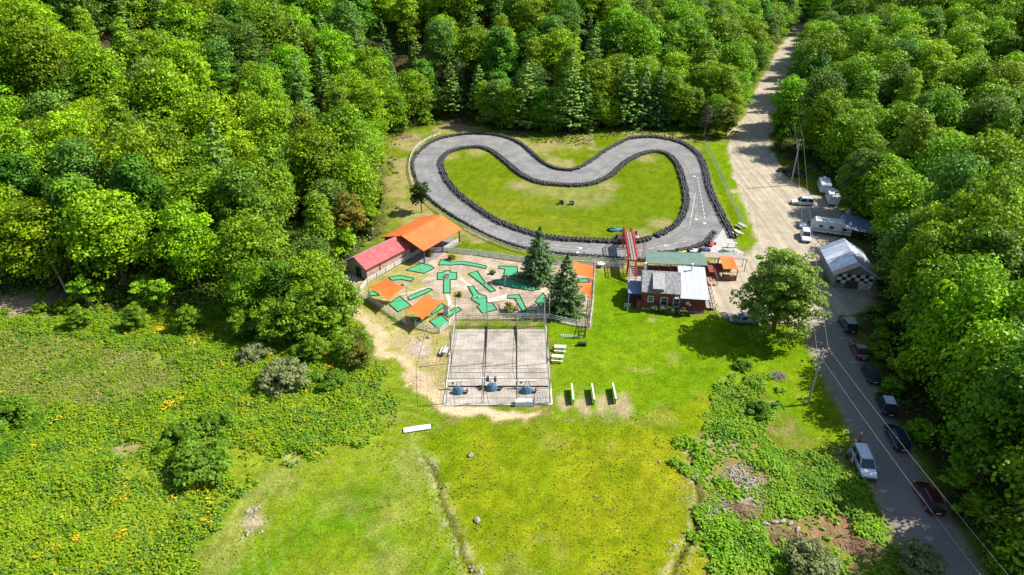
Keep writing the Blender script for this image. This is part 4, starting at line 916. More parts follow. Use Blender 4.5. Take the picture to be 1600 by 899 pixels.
# deck and ramp on the right side of the house
th = thing('side_deck', 'narrow wooden deck with railings along the right end of the red house', 'deck', tuple(P(1108, 480)), math.atan2(b.y-a.y, b.x-a.x))
for i in range(9): build('plank', MB().box(-.6, .9, -1+i*.8, -.25+i*.8, .35, .42), GREYW, th)
for i in range(5): build('post', MB().box(.82, .92, -1+i*1.6, -.9+i*1.6, 0, 1.35), GREYW, th)
build('rail', MB().box(.80, .94, -1, 6.2, 1.28, 1.36), GREYT, th); build('rail', MB().box(.84, .9, -1, 6.2, .8, .88), GREYT, th)
# patio to the left of the house and its handrail
structure(sheet('patio', W([(980,420),(1004,420),(1003,447),(981,445)]), .035, CONC))
fence('black_handrail', 'brown and black pipe handrail on the patio edge left of the house', W([(972,419),(975,440),(981,450)]), 1.0, (.5, .95), BROWNW, 'railing', .06, 1.5, .06)
# --- green roofed shelter, grey roof, tarp stand
a, b = P(1010, 429), P(1101, 433); th = thing('long_shelter', 'long open shelter with a flat green roof and dark red posts behind the house', 'shelter', tuple(a), math.atan2(b.y-a.y, b.x-a.x)+.02); Lw = (b-a).length
GRR = mat('green_metal_roof', (.13, .21, .165), .45, noise=.12, nscale=1, spec=.4)
for i in range(8):
    x0 = -.2+i*(Lw+.4)/8; build('roof_sheet', MB().slab((x0, -.2, 2.5), (x0+(Lw+.4)/8-.012, -.2, 2.5), (x0+(Lw+.4)/8-.012, 3.7, 2.85), (x0, 3.7, 2.85), .07), GRR, th)
build('fascia', MB().box(-.2, Lw+.2, -.26, -.21, 2.3, 2.48), mat('cream_trim', (.55, .55, .42), .7), th)
for i in range(6):
    for y in (0, 3.5): build('post', MB().box(i*Lw/5-.08, i*Lw/5+.08, y-.08, y+.08, 0, 2.42+(.3 if y else 0)), REDP, th)
build('rail_board', MB().box(0, Lw, -.05, .05, .75, 1.05), MAROON, th); build('rail_board', MB().box(0, Lw, -.05, .05, .2, .35), MAROON, th)
build('floor', MB().box(0, Lw, 0, 3.5, 0, .12), DARKW, th)
for i, x in enumerate((6.9, 7.7)): one('water_tank', MB().tube((0, 0, 0), (0, 0, .9), .35, .35, 10), WHITE, ['left white drum in front of the green roofed shelter', 'right white drum in front of the green roofed shelter'][i], 'drum', 'white drums').location = (a.x+x, a.y-.6, 0)
a, b = P(1098, 427), P(1165, 430); th = thing('flat_canopy', 'long flat weathered grey canopy roof over the pit gate', 'canopy', tuple(a), math.atan2(b.y-a.y, b.x-a.x)); Lw = (b-a).length
GY = mat('grey_felt_roof', (.32, .28, .25), .9, noise=.2, nscale=1.5, bump=.3)
for i in range(5): build('roof_panel', MB().box(i*Lw/5-.2, (i+1)*Lw/5-.215, 1.2, 3.4, 2.55+(i % 2)*.01, 2.65+(i % 2)*.01), GY, th)
for i in range(4):
    for y in (1.3, 3.3): build('post', MB().box(i*Lw/3-.05, i*Lw/3+.05, y-.05, y+.05, 0, 2.54), BROWNW, th)
a = P(1128, 440); th = thing('tarp_stand', 'wooden stall covered by a bright orange tarpaulin beside the pit canopy', 'stall', tuple(a), R(-4))
OT = mat('orange_tarp', (.78, .16, .02), .6, noise=.2, nscale=2, bump=.8, bscale=2.2)
def sail_mesh(cs, n=10, sag=.35, pull=.10):
    b = MB(); c = [Vector(k) for k in cs]; vs = []
    for i in range(n+1):
        for j in range(n+1):
            u = i/n; v = j/n
            uu = u+(.5-u)*pull*4*v*(1-v); vv = v+(.5-v)*pull*4*u*(1-u)
            p = c[0]*(1-uu)*(1-vv)+c[1]*uu*(1-vv)+c[2]*uu*vv+c[3]*(1-uu)*vv
            vs.append((p.x, p.y, p.z-sag*16*u*(1-u)*v*(1-v)*.5))
    up = [(x, y, z+.02) for x, y, z in vs]; k = n+1; fs = []
    for i in range(n):
        for j in range(n):
            q = (i*k+j, (i+1)*k+j, (i+1)*k+j+1, i*k+j+1); fs.append(q); fs.append(tuple(t+k*k for t in q[::-1]))
    return b.add(vs+up, fs)
build('tarpaulin', sail_mesh([(0, .4, 2.3), (2.55, .4, 2.3), (2.5, 4.6, 2.7), (0, 4.6, 2.7)], 10, .25, .02), OT, th, smooth=True)
for q in ((0, 0.4), (2.5, .4), (0, 4.5), (2.5, 4.5)): build('post', MB().box(q[0]-.06, q[0]+.06, q[1]-.06, q[1]+.06, 0, 2.28+(q[1] > 1)*.35), DARKW, th)
build('back_panel', MB().box(-.1, 2.6, 4.6, 4.68, .0, 1.2), BROWNW, th); build('counter', MB().box(.1, 2.4, .3, .9, 0, 1.0), BROWNW, th)
build('side_rack', MB().box(-2.2, -.15, 1.0, 4.2, 1.2, 1.3).box(-2.2, -2.1, 1.0, 1.1, 0, 1.2).box(-2.2, -2.1, 4.1, 4.2, 0, 1.2), MAROON, th)
th = thing('timber_ramp', 'short brown timber ramp and landing between house deck and orange stall', 'ramp', tuple(P(1108, 447)), R(-4))
for i in range(6): build('plank', MB().box(-.1, 1.3, i*.75, i*.75+.7, .3, .36), mat('orange_wood', (.42, .22, .12), .85, noise=.2), th)
for i in range(4): build('post', MB().box(1.3, 1.38, i*1.4, i*1.4+.08, 0, 1.4), BROWNW, th)
build('rail', MB().box(1.3, 1.38, 0, 4.4, 1.36, 1.42), BROWNW, th)
for i, (px, py) in enumerate(((1103, 417), (1107, 421), (1112, 414), (1116, 420), (1106, 412), (1120, 414))):
    p = P(px, py); t = build('spare_tyre', MB().add(TV, TF), RUB, smooth=True); t.location = (p.x, p.y, .16+.0*i)
    tag(t, ['spare tyre lying nearest the house roof corner', 'spare tyre by the timber ramp', 'spare tyre farthest up by the grey canopy', 'spare tyre beside the stall rack', 'spare tyre at the green roof end', 'rightmost spare tyre before the orange stall'][i], 'tyre', 'loose tyres by the stall')

# --- red footbridge
A0 = P(980.5, 362, 3.3); B0 = P(988.5, 406, 3.3); th = thing('footbridge', 'red railed footbridge crossing over the near straight of the kart track', 'bridge', (B0.x, B0.y, 0), math.atan2(A0.y-B0.y, A0.x-B0.x)); Lb = (A0-B0).length; hw = .68
for i in range(int(Lb/.3)): build('deck_plank', MB().box(i*.3+.01, i*.3+.28, -hw+.05, hw-.05, 3.24, 3.3), GREYW, th)
for s in (-1, 1):
    y = s*hw
    build('girder', MB().box(0, Lb, y-.05, y+.05, 2.95, 3.23), REDP, th)
    build('top_rail', MB().box(-.1, Lb+.1, y-.06, y+.06, 4.3, 4.44), REDP, th); build('mid_rail', MB().box(0, Lb, y-.03, y+.03, 3.75, 3.85), REDP, th)
    n = 14
    for i in range(n+1):
        x = i*Lb/n; build('baluster', MB().box(x-.04, x+.04, y-.035, y+.035, 3.25, 4.3), REDP, th)
        if i % 2 == 0: build('side_brace', MB().bar((x, y+s*.04, 4.25), (x, y+s*.75, 3.0), .06, .06).bar((x, y, 3.0), (x, y+s*.75, 3.0), .06, .06), REDP, th)
    for x in (.05, .9, Lb-.9, Lb-.05): build('leg', MB().box(x-.09, x+.09, y-.09, y+.09, 0, 2.94), REDP, th)
    build('cross_brace', MB().bar((.05, y, .3), (.9, y, 2.8), .06, .06).bar((Lb-.05, y, .3), (Lb-.9, y, 2.8), .06, .06), REDP, th)
for e, sgn, x0, run in ((0, -1, 0, 2.9), (1, 1, Lb, 3.4)):
    for k in range(11): 
        xx = x0+sgn*(.12+k*run/11); build('step', MB().box(xx-.13, xx+.13, -hw+.08, hw-.08, 3.02-k*.29, 3.08-k*.29), GREYW, th)
    for s in (-1, 1):
        build('stringer', MB().bar((x0, s*hw*.93, 3.1), (x0+sgn*run, s*hw*.93, .05), .06, .26), REDP, th); build('stair_rail', MB().bar((x0, s*hw*.97, 4.3), (x0+sgn*run, s*hw*.97, 1.15), .08, .1), REDP, th)
        for k in range(4): xx = x0+sgn*(k+.5)*run/4; zz = 3.1-(k+.5)*3.05/4; build('baluster', MB().box(xx-.03, xx+.03, s*hw*.95-.03, s*hw*.95+.03, zz, zz+1.15), REDP, th)
# red ladder-like gate post beside bridge
th = thing('gantry_pole', 'thin red and white lattice pole right of the footbridge', 'pole', tuple(P(1004, 405))); 
for s in (-.15, .15): build('rail', MB().tube((s, 0, 0), (s+.1, .0, 3.6), .04), REDP, th)
for k in range(8): build('rung', MB().bar((-.15+k*.012, 0, .3+k*.42), (.15+k*.012, 0, .3+k*.42), .04, .04), WHITE, th)

# --- checkered garage
a = P(1301, 449); GR = R(-9); th = thing('workshop_garage', 'old garage with patched white metal roof and black and white checkered front', 'garage', tuple(a), GR); Lw = 6.6; D = 10.2
GW = mat('grey_wall', (.22, .22, .21), .8, noise=.2, nscale=1.5)
build('wall', MB().loft([[(0, .0, 0), (Lw, .0, 0), (Lw, .0, 2.7), (Lw/2, .0, 4.6), (0, .0, 2.7)], [(0, D, 0), (Lw, D, 0), (Lw, D, 2.7), (Lw/2, D, 4.6), (0, D, 2.7)]]), GW, th)
RT = [mat('roof_tin_a', (.50, .55, .63), .4, noise=.2, nscale=.8, spec=.5), mat('roof_tin_b', (.70, .72, .76), .35, noise=.15, nscale=.8, spec=.5), mat('roof_tin_c', (.30, .34, .42), .5, noise=.3, nscale=1.2), mat('roof_tin_rust', (.42, .33, .25), .7, noise=.3, nscale=2)]
for i in range(8):
    y0 = -.4+i*(D+.8)/8; y1 = y0+(D+.8)/8-.02; dz = random.uniform(0, .03)
    build('roof_sheet', MB().slab((-.5, y0, 2.55+dz), (-.5, y1, 2.55+dz), (Lw/2, y1, 4.78+dz), (Lw/2, y0, 4.78+dz), .05), RT[[3, 1, 1, 0, 1, 0, 0, 2][i]], th)
    build('roof_sheet', MB().slab((Lw/2+.03, y0, 4.78+dz), (Lw/2+.03, y1, 4.78+dz), (Lw+.5, y1, 2.55+dz), (Lw+.5, y0, 2.55+dz), .05), RT[[0, 2, 3, 2, 1, 0, 2, 2][i]], th)
CB, CWm = mat('checker_black', (.02, .02, .02), .6), mat('checker_white', (.7, .7, .68), .6)
for r_ in range(3):
    for c_ in range(8):
        if r_ == 0 and 1 < c_ < 5: continue
        build('checker_panel', MB().box(.35+c_*.74, .35+c_*.74+.73, -.05, -.003, 1.0+r_*.6, 1.0+r_*.6+.59), CWm if (r_+c_) % 2 else CB, th)
build('door', MB().box(1.85, 4.0, -.06, -.004, 0, 1.58), mat('brown_door', (.1, .07, .06), .7), th)
sgn_ = build('notice_board', MB().box(4.2, 6.2, -.14, -.08, .05, 1.25), WHITE, th)
mb = MB()
for r_ in range(4):
    for c_ in range(7):
        if (r_*3+c_*5) % 4: mb.box(4.32+c_*.26, 4.32+c_*.26+.17, -.155, -.143, .16+r_*.27, .16+r_*.27+.13)
build('painted_marks', mb, mat('blue_ink', (.03, .06, .3), .6), sgn_)
build('barge_board', MB().bar((-.55, -.44, 2.5), (Lw/2, -.44, 4.75), .06, .2).bar((Lw/2, -.44, 4.75), (Lw+.55, -.44, 2.5), .06, .2), GREYT, th)
# lean-to tarps behind garage
TG = mat('blue_grey_tarp', (.20, .25, .33), .6, noise=.15, nscale=1)
p = P(1335, 372); th = thing('lean_to_canopy', 'large blue-grey sloping tarp roof behind the checkered garage', 'canopy', (p.x, p.y, 0), R(-10))
build('tarpaulin', sail_mesh([(-3.2, -2.2, 2.9), (4.5, -3.4, 2.0), (4.0, 4.0, 2.3), (-1.4, 5.2, 3.3)], 8, .2, .03), TG, th, smooth=True)
for q in ((-3.1, -2.1, 2.8), (4.4, -3.2, 1.95), (3.9, 3.9, 2.2), (-1.4, 5.0, 3.2)): build('post', MB().box(q[0]-.06, q[0]+.06, q[1]-.06, q[1]+.06, 0, q[2]), DARKW, th)
p = P(1322, 348); th = thing('canvas_tent', 'steep pale blue canvas tent peak behind the camper trailer', 'tent', (p.x, p.y, 0), 0)
build('canvas', MB().add([(-.6, -2, 0), (3.4, -2.2, 0), (3.4, 2, 0), (-.6, 2, 0), (0, 0, 3.4)], [(0, 1, 4), (1, 2, 4), (2, 3, 4), (3, 0, 4), (3, 2, 1, 0)]), mat('pale_blue_canvas', (.42, .5, .6), .7), th)
build('pole', MB().tube((0, 0, 0), (0, 0, 3.6), .05), STEEL, th)

# ------------------------------------------------------------------ mini golf
TURF = mat('golf_turf', (.06, .34, .15), .9, noise=.12, nscale=2, bump=.2)
EDGE = mat('dark_border', (.035, .03, .025), .8)
def z2(l): return [(550+x/6.42, 390+y/6.42) for x, y in l]
def z3(l): return [(730+x/5.995, 370+y/5.995) for x, y in l]
GREENS = [(z2([(540,210),(700,143),(790,165),(828,190),(790,210),(728,243)]), 'diamond shaped green strip beside the shed fence'),
 (z2([(365,285),(480,265),(620,290),(600,322),(500,305),(400,312)]), 'curved green strip above the left orange sail'),
 (z2([(860,235),(930,232),(930,215),(990,215),(990,232),(1055,235),(1050,305),(987,305),(987,440),(920,440),(920,305),(858,305)]), 'T shaped green with a small bridge at its neck'),
 (z2([(893,103),(990,130),(1100,122),(1155,128),(1284,153),(1352,172),(1340,196),(1250,176),(1100,150),(1000,160),(868,158)]), 'long wavy green strip along the top fence'),
 (z2([(555,480),(770,390),(812,410),(580,512)]), 'straight narrow green strip between the two left sails'),
 (z2([(480,472),(595,568),(460,628),(370,548)]), 'square green next to the left fence'),
 (z2([(790,648),(900,540),(937,575),(812,652)]), 'green strip partly under the lower left sail'),
 (z2([(1065,580),(1100,610),(962,685),(925,650)]), 'short green strip behind the little windmill'),
 (z2([(900,660),(978,735),(862,795),(778,722)]), 'square green at the bottom left corner of the minigolf'),
 (z2([(170,440),(215,418),(275,460),(180,466)]), 'dark green patch shaded by the left sail'),
 (z2([(590,700),(640,680),(682,705),(632,738)]), 'green square shaded by the lower left sail'),
 (z3([(10,350),(95,323),(150,410),(270,508),(222,522),(120,432)]), 'slanting green strip with rocks at its waist'),
 (z3([(8,468),(60,465),(105,535),(180,560),(187,625),(235,622),(280,685),(145,722),(92,655),(120,640),(40,590),(55,550)]), 'zigzag green just above the cage fence'),
 (z3([(297,278),(470,285),(480,370),(345,375),(352,307),(299,302)]), 'L shaped green left of the far spruce'),
 (z3([(250,410),(400,395),(660,480),(620,510),(420,482),(250,437)]), 'long green lane in the far spruce shadow'),
 (z3([(378,553),(490,545),(560,690),(520,705),(445,582),(378,580)]), 'bent green strip right of the golden shrub'),
 (z3([(640,610),(710,530),(760,600),(740,662),(690,665)]), 'green wedge at the foot of the near spruce'),
 (z3([(505,712),(640,690),(650,740),(515,752)]), 'dark green patch shaded behind the cage fence'),
 (z3([(785,712),(900,715),(1020,708),(1055,750),(1050,787),(940,785),(790,772)]), 'rounded green in the bottom right corner of the minigolf'),
 (z3([(735,405),(830,365),(838,385),(760,420)]), 'small green strip between the two spruces'),
 (z3([(1040,395),(1135,395),(1135,430),(1045,430)]), 'small green between the two right hand sails')]
for px, lb in GREENS:
    w2 = W(px); cx = sum(p[0] for p in w2)/len(w2); cy = sum(p[1] for p in w2)/len(w2)
    th = thing('minigolf_green', lb, 'putting green', (cx, cy, 0), 0, 'minigolf greens')
    build('turf', MB().prism(w2, .0, .05), TURF, th, True)
    e = MB(); n = len(w2)
    for i in range(n): e.bar((w2[i][0], w2[i][1], .06), (w2[(i+1) % n][0], w2[(i+1) % n][1], .06), .12, .13)
    build('border', e, EDGE, th, True)
PAVE = mat('pale_path', (.58, .52, .45), .9, noise=.15, nscale=1.2, bump=.3)
for l, wd in ((z2([(1080,290),(1160,350),(1250,400)]), .5), (z2([(950,450),(975,500),(980,570),(1060,570)]), .6), (z3([(190,600),(300,580),(380,560)]), 1.3), (z2([(470,455),(620,430),(750,385),(810,380)]), .28), (z3([(560,740),(640,730),(700,720)]), .4)):
    mb = MB(); w2 = W(l)
    for q, r_ in zip(w2[:-1], w2[1:]): mb.bar((q[0], q[1], .03), (r_[0], r_[1], .03), wd, .03)
    structure(build('garden_path', mb, PAVE))
SAIL = mat('orange_sailcloth', (.78, .20, .035), .65, noise=.05, nscale=1)
def translucent(m, f):
    n = m.node_tree; b = n.nodes['Principled BSDF']; o = n.nodes['Material Output']; t = n.nodes.new('ShaderNodeBsdfTranslucent'); mx = n.nodes.new('ShaderNodeMixShader')
    t.inputs[0].default_value = (.8, .2, .03, 1); mx.inputs[0].default_value = f
    n.links.new(b.outputs[0], mx.inputs[1]); n.links.new(t.outputs[0], mx.inputs[2]); n.links.new(mx.outputs[0], o.inputs[0])
translucent(SAIL, .25)
def sail(label, cs, posts=True):
    c = [P(*q) for q in cs]; m_ = sum(c, Vector())/4
    th = thing('shade_sail', label, 'shade sail', (m_.x, m_.y, 0), 0, 'orange shade sails')
    b = sail_mesh([tuple(q) for q in c], 14, .5, .13); build('sailcloth', b, SAIL, th, True, smooth=True)
    for q in c: build('pole', MB().tube((q.x, q.y, 0), (q.x, q.y, q.z+.25), .055), STEEL, th, True)
sail('orange shade sail nearest the red shed at the left fence', [(575,449,2.4),(602,434.5,3.4),(635,449,2.6),(607,470,2.5)])
sail('orange shade sail over the lower left corner of the minigolf', [(633,484,2.5),(663.5,461.5,3.6),(696,470,2.7),(660,500.5,2.4)])
sail('upper orange shade sail on the right edge of the minigolf', [(894,407,3.2),(928,416,2.6),(928,438,2.6),(896,428,3.0)])
sail('lower orange shade sail on the right edge of the minigolf', [(898,441,3.2),(925,442,2.6),(924,466,2.5),(910,458,2.2)])
def rock(r, seed):
    rn = random.Random(seed); bm = bmesh.new(); bmesh.ops.create_icosphere(bm, subdivisions=2, radius=r)
    for v in bm.verts: v.co *= 1+.28*(float(vnoise(v.co.x/r*1.7+seed*3.1, v.co.y/r*1.7+v.co.z/r, seed))-.5)*2; v.co.z *= .6
    b = MB(); b.v = [tuple(v.co) for v in bm.verts]; b.f = [tuple(v.index for v in f.verts) for f in bm.faces]; bm.free(); return b
STONE = mat('pale_stone', (.30, .27, .235), .9, noise=.3, nscale=3, bump=.5)
REDST = mat('red_brick_rubble', (.38, .2, .13), .9, noise=.3, nscale=3)
for i, (q, r_, lb) in enumerate([(z3([(170,440)])[0],.35,'reddish rock on the slanting green'), (z3([(110,570)])[0],.32,'reddish rock on the zigzag green'), (z2([(695,198)])[0],.25,'little reddish obstacle on the diamond green'), (z3([(320,480)])[0],.35,'grey rock at the left end of the shaded lane'),
        (z2([(1045,440)])[0],.3,'pale rock beside the small shrub in the gravel'), (z2([(1270,485)])[0],.3,'brown rock beside the zigzag green'), (z2([(520,355)])[0],.4,'white rock on the grass behind the left sail'), ((735,712),.35,'pale boulder on the middle field'), ((746,814),.4,'grey rock in the lower middle of the field'),
        ((780,790),.0,''), ((670,528),.35,'grey rock on the path below the corner fence'), ((1030,722),.18,'small white stone on the right part of the field'), ((931,776),.16,'small pale stone low in the middle field'), ((1138,676),.3,'white stone among the weeds right of the field'), ((782,732),.15,'tiny pale stone right of the boulder')]):
    if r_ == 0: continue
    t = one('rock', rock(r_, i+1), REDST if 'redd' in lb else STONE, lb, 'rock', smooth=False); p = P(*q); t.location = (p.x, p.y, r_*.3)
def pile(px, n, spread, r0, r1, label, m=STONE):
    p = P(*px); th = thing('rock_pile', label, 'rock pile', (p.x, p.y, -.02)); rn = random.Random(n)
    for i in range(n):
        rr = rn.uniform(r0, r1); t = build('rock', rock(rr, i+rn.randrange(99)), m, th); t.location = (rn.gauss(0, spread), rn.gauss(0, spread*.8), rr*.35)
pile((396,800), 18, .6, .07, .24, 'upper heap of pale rocks in the lower left grass'); pile((394,832), 16, .55, .07, .22, 'lower heap of pale rocks in the lower left grass')
pile((655,532), 9, .6, .1, .22, 'scatter of stones on the bare patch beside the path')
pile((745,893), 8, .5, .12, .3, 'rocks where the ditch ends at the bottom edge'); pile((1052,852), 5, .4, .08, .22, 'rocks at the foot of the right ditch')
pile((1087,740), 6, .7, .1, .25, 'pale stones along the right ditch')
for i, q in enumerate([(1196,820),(1210,817),(1222,816),(1235,819),(1246,828)]):
    t = one('boulder', rock(.36, 40+i), STONE, ['leftmost boulder of the curved row in the brush', 'second boulder from the left of the curved row', 'middle boulder of the curved row in the brush', 'fourth boulder from the left of the curved row', 'rightmost boulder of the curved row in the brush'][i], 'boulder', 'row of boulders in the brush'); p = P(*q); t.location = (p.x, p.y, .15); t.scale = (1.3, .6, .8); t.rotation_euler = (0, 0, i*.3-.2)
ringp = z3([(300,640),(320,690),(350,720),(400,745),(450,750)])
th = thing('stone_ring', 'ring of pale stones round the golden shrub by the cage', 'stone edging', tuple(P(*ringp[2])))
for i, (x, y, a_) in enumerate(resample(rnd_line(W(ringp)), .45)):
    t = build('stone', rock(.2, 60+i), STONE, th); t.location = (x-th.location.x, y-th.location.y, .08)
# small windmill and T bridge on the greens
p = P(*z2([(945,645)])[0]); th = thing('golf_windmill', 'tiny grey windmill obstacle between two greens near the corner', 'windmill', tuple(p))
build('tower', MB().loft([[(-.5,-.4,0),(.5,-.4,0),(.5,.4,0),(-.5,.4,0)],[(-.35,-.3,1.1),(.35,-.3,1.1),(.35,.3,1.1),(-.35,.3,1.1)]]), GREYT, th)
build('roof', MB().loft([[(-.45,-.4,1.1),(.45,-.4,1.1),(.45,.4,1.1),(-.45,.4,1.1)],[(-.03,-.03,1.6),(.03,-.03,1.6),(.03,.03,1.6),(-.03,.03,1.6)]]), DARKW, th)
for k in range(4): a_ = R(45+90*k); build('blade', MB().bar((0,-.47,1.1),(math.cos(a_)*.7,-.47,1.1+math.sin(a_)*.7),.16,.03,(0,1,0)), WHITE, th)
p = P(*z2([(952,275)])[0]); th = thing('golf_bridge', 'little brown and white bridge on the T shaped green', 'obstacle', tuple(p))
build('ramp', MB().bar((0,-.9,.08),(0,-.1,.4),.75,.06), BROWNW, th); build('gate', MB().box(-.45,.45,.0,.15,0,.75).box(-.3,.3,.15,.5,0,.35), WHITE, th)
p = P(*z3([(355,455)])[0]); th = thing('golf_pole', 'white pole standing in the shaded lane', 'pole', tuple(p)); build('shaft', MB().tube((0,0,0),(0,0,1.8),.05), WHITE, th); build('base', MB().tube((0,0,0),(0,0,.15),.25), WHITE, th)
p = P(858, 497); th = thing('lamp_post', 'tall white lamp post with curved arm at the cage corner beside the near spruce', 'lamp post', tuple(p))
build('post', MB().tube((0,0,0),(0,0,4.6),.07), WHITE, th); build('arm', MB().chain([(0,0,4.6),(-.4,0,4.95),(-1.0,0,5.0)],[.05,.05,.04]), WHITE, th); build('lamp_head', MB().box(-1.5,-.9,-.14,.14,4.92,5.04), WHITE, th)
for i, (px, lb) in enumerate([((939,417),'white round table with a parasol stub outside the upper right sail')]):
    p = P(*px); th = thing('round_table', lb, 'table', tuple(p)); build('table_top', MB().tube((0,0,.72),(0,0,.78),.75,.75,14), WHITE, th); build('leg', MB().tube((0,0,0),(0,0,.72),.06), STEEL, th)
fence('timber_gate', 'dark timber gate frame at the lower right corner of the minigolf', W([(903,527),(914,528),(920,505)]), 2.2, (.4, 1.2, 2.1), BROWNW, 'gate', .14, 2.4)
th = thing('ladder', 'white ladder lying on the ground under the cage corner fence', 'ladder', tuple(P(893,526)), R(-6))
for y in (-.2,.2): build('rail', MB().box(-1.7,1.7,y-.03,y+.03,.05,.12), WHITE, th)
for k in range(11): build('rung', MB().box(-1.6+k*.32,-1.56+k*.32,-.2,.2,.07,.11), WHITE, th)
th = thing('garden_roller', 'black and yellow tool cart on the lawn below the gate', 'cart', tuple(P(911,540)), R(-4))
build('tray', MB().box(-.9,.5,-.25,.25,.25,.45), BLACK, th); build('handle', MB().bar((.5,0,.4),(1.1,0,.8),.06,.06), mat('yellow_paint', (.7,.55,.03), .5), th)
for x in (-.6,.3): build('wheel', MB().tube((x,-.32,.2),(x,.32,.2),.2,.2,10), BLACK, th)

# ------------------------------------------------------------------ batting cage
c0 = ((CAGE[0][0]+CAGE[1][0])/2, CAGE[0][1])
slab = thing('concrete_slab', 'large pale concrete slab under the batting cage', 'slab', (c0[0], c0[1], 0))
xs_ = [-9.0, -4.2, .6, 5.3]; ys_ = [72.3, 75.6, 80.2, 85.0, 90.6]
for i in range(3):
    for j in range(4):
        build('slab_panel', MB().box(xs_[i]+.03-slab.location.x, xs_[i+1]-.03-slab.location.x, ys_[j]+.03-c0[1], ys_[j+1]-.03-c0[1], 0, .06+((i+j) % 2)*.004), CONC if (i*2+j) % 3 else CONC2, slab)
cage = thing('batting_cage', 'tall batting cage of thin poles and cables over the concrete slab', 'batting cage', (c0[0], c0[1], 0))
px_ = [-8.9, -3.9, .7, 5.1]; py_ = [72.5, 81.5, 91.6]; HC = [4.2, 5.6, 5.2]
for j, y in enumerate(py_):
    for x in px_: build('pole', MB().tube((x, y, 0), (x, y, HC[j]), .075), STEEL if j != 1 else BLACK, cage, True)
CAB = mat('dark_cable', (.05, .05, .05), .6)
for j, y in enumerate(py_): build('cable', MB().tube((px_[0], y, HC[j]), (px_[-1], y, HC[j]), .028, n=4), CAB, cage, True)
for x in px_:
    build('cable', MB().chain([(x, py_[0], HC[0]), (x, py_[1], HC[1]), (x, py_[2], HC[2])], [.025]*3, 4), CAB, cage, True)
build('bottom_cable', MB().tube((px_[0], 72.5, .9), (px_[-1], 72.5, .9), .025, n=4).tube((px_[0], 91.6, 1.1), (px_[-1], 91.6, 1.1), .04, n=4), CAB, cage, True)
NETM = mat('net_cord', (.22, .21, .20), .8)
def net(p00, p10, p11, p01, nu, nv, r=.009):
    mb = MB(); q = [Vector(k) for k in (p00, p10, p11, p01)]
    def at_(u, v): return q[0]*(1-u)*(1-v)+q[1]*u*(1-v)+q[2]*u*v+q[3]*(1-u)*v-Vector((0, 0, .35*4*u*(1-u)*4*v*(1-v)*(1 if abs(q[0].z-q[2].z) < 2.0 else 0)))
    for i in range(nu+1):
        for k in range(4): mb.bar(at_(i/nu, k/4), at_(i/nu, (k+1)/4), r, r)
    for i in range(nv+1):
        for k in range(4): mb.bar(at_(k/4, i/nv), at_((k+1)/4, i/nv), r, r)
    build('net', mb, NETM, cage, True)
for a_, b_ in ((0, 1), (1, 2), (2, 3)):
    for j in (0, 1): net((px_[a_], py_[j], HC[j]), (px_[b_], py_[j], HC[j]), (px_[b_], py_[j+1], HC[j+1]), (px_[a_], py_[j+1], HC[j+1]), 8, 14)
for x in (px_[0], px_[-1]):
    for j in (0, 1): net((x, py_[j], .05), (x, py_[j+1], .05), (x, py_[j+1], HC[j+1]), (x, py_[j], HC[j]), 16, 9)
net((px_[0], 91.6, .05), (px_[-1], 91.6, .05), (px_[-1], 91.6, HC[2]), (px_[0], 91.6, HC[2]), 26, 10)
for x in (px_[1], px_[2]):
    build('gathered_net', MB().loft([[(x-.06, 85.2, 0), (x+.06, 85.2, 0), (x+.05, 91.5, 0), (x-.05, 91.5, 0)], [(x-.04, 85.3, .12), (x+.04, 85.3, .12), (x+.04, 91.4, .55), (x-.04, 91.4, .55)]]), CAB, cage, True)
    build('divider_rope', MB().tube((x, 73.5, .09), (x, 85.2, .09), .04, n=4), CAB, cage, True)
build('ground_bar', MB().box(px_[0], px_[-1], 75.9, 76.05, .06, .2), BLACK, cage, True)
for y in (79.2, 84.6): build('ground_rope', MB().tube((px_[0], y, .09), (px_[-1], y, .09), .025, n=4), CAB, cage, True)
build('edge_board', MB().box(px_[0]-.15, px_[-1]+.3, 72.05, 72.2, 0, .14), WHITE, cage, True); build('edge_board', MB().box(5.32, 5.5, 72.2, 91.5, 0, .14), WHITE, cage, True)
build('edge_board', MB().box(-9.3, -9.15, 72.2, 91.5, 0, .14), WHITE, cage, True)
BT = mat('blue_tarp', (.07, .14, .21), .45, noise=.3, nscale=1.5, bump=.9, bscale=3, spec=.5)
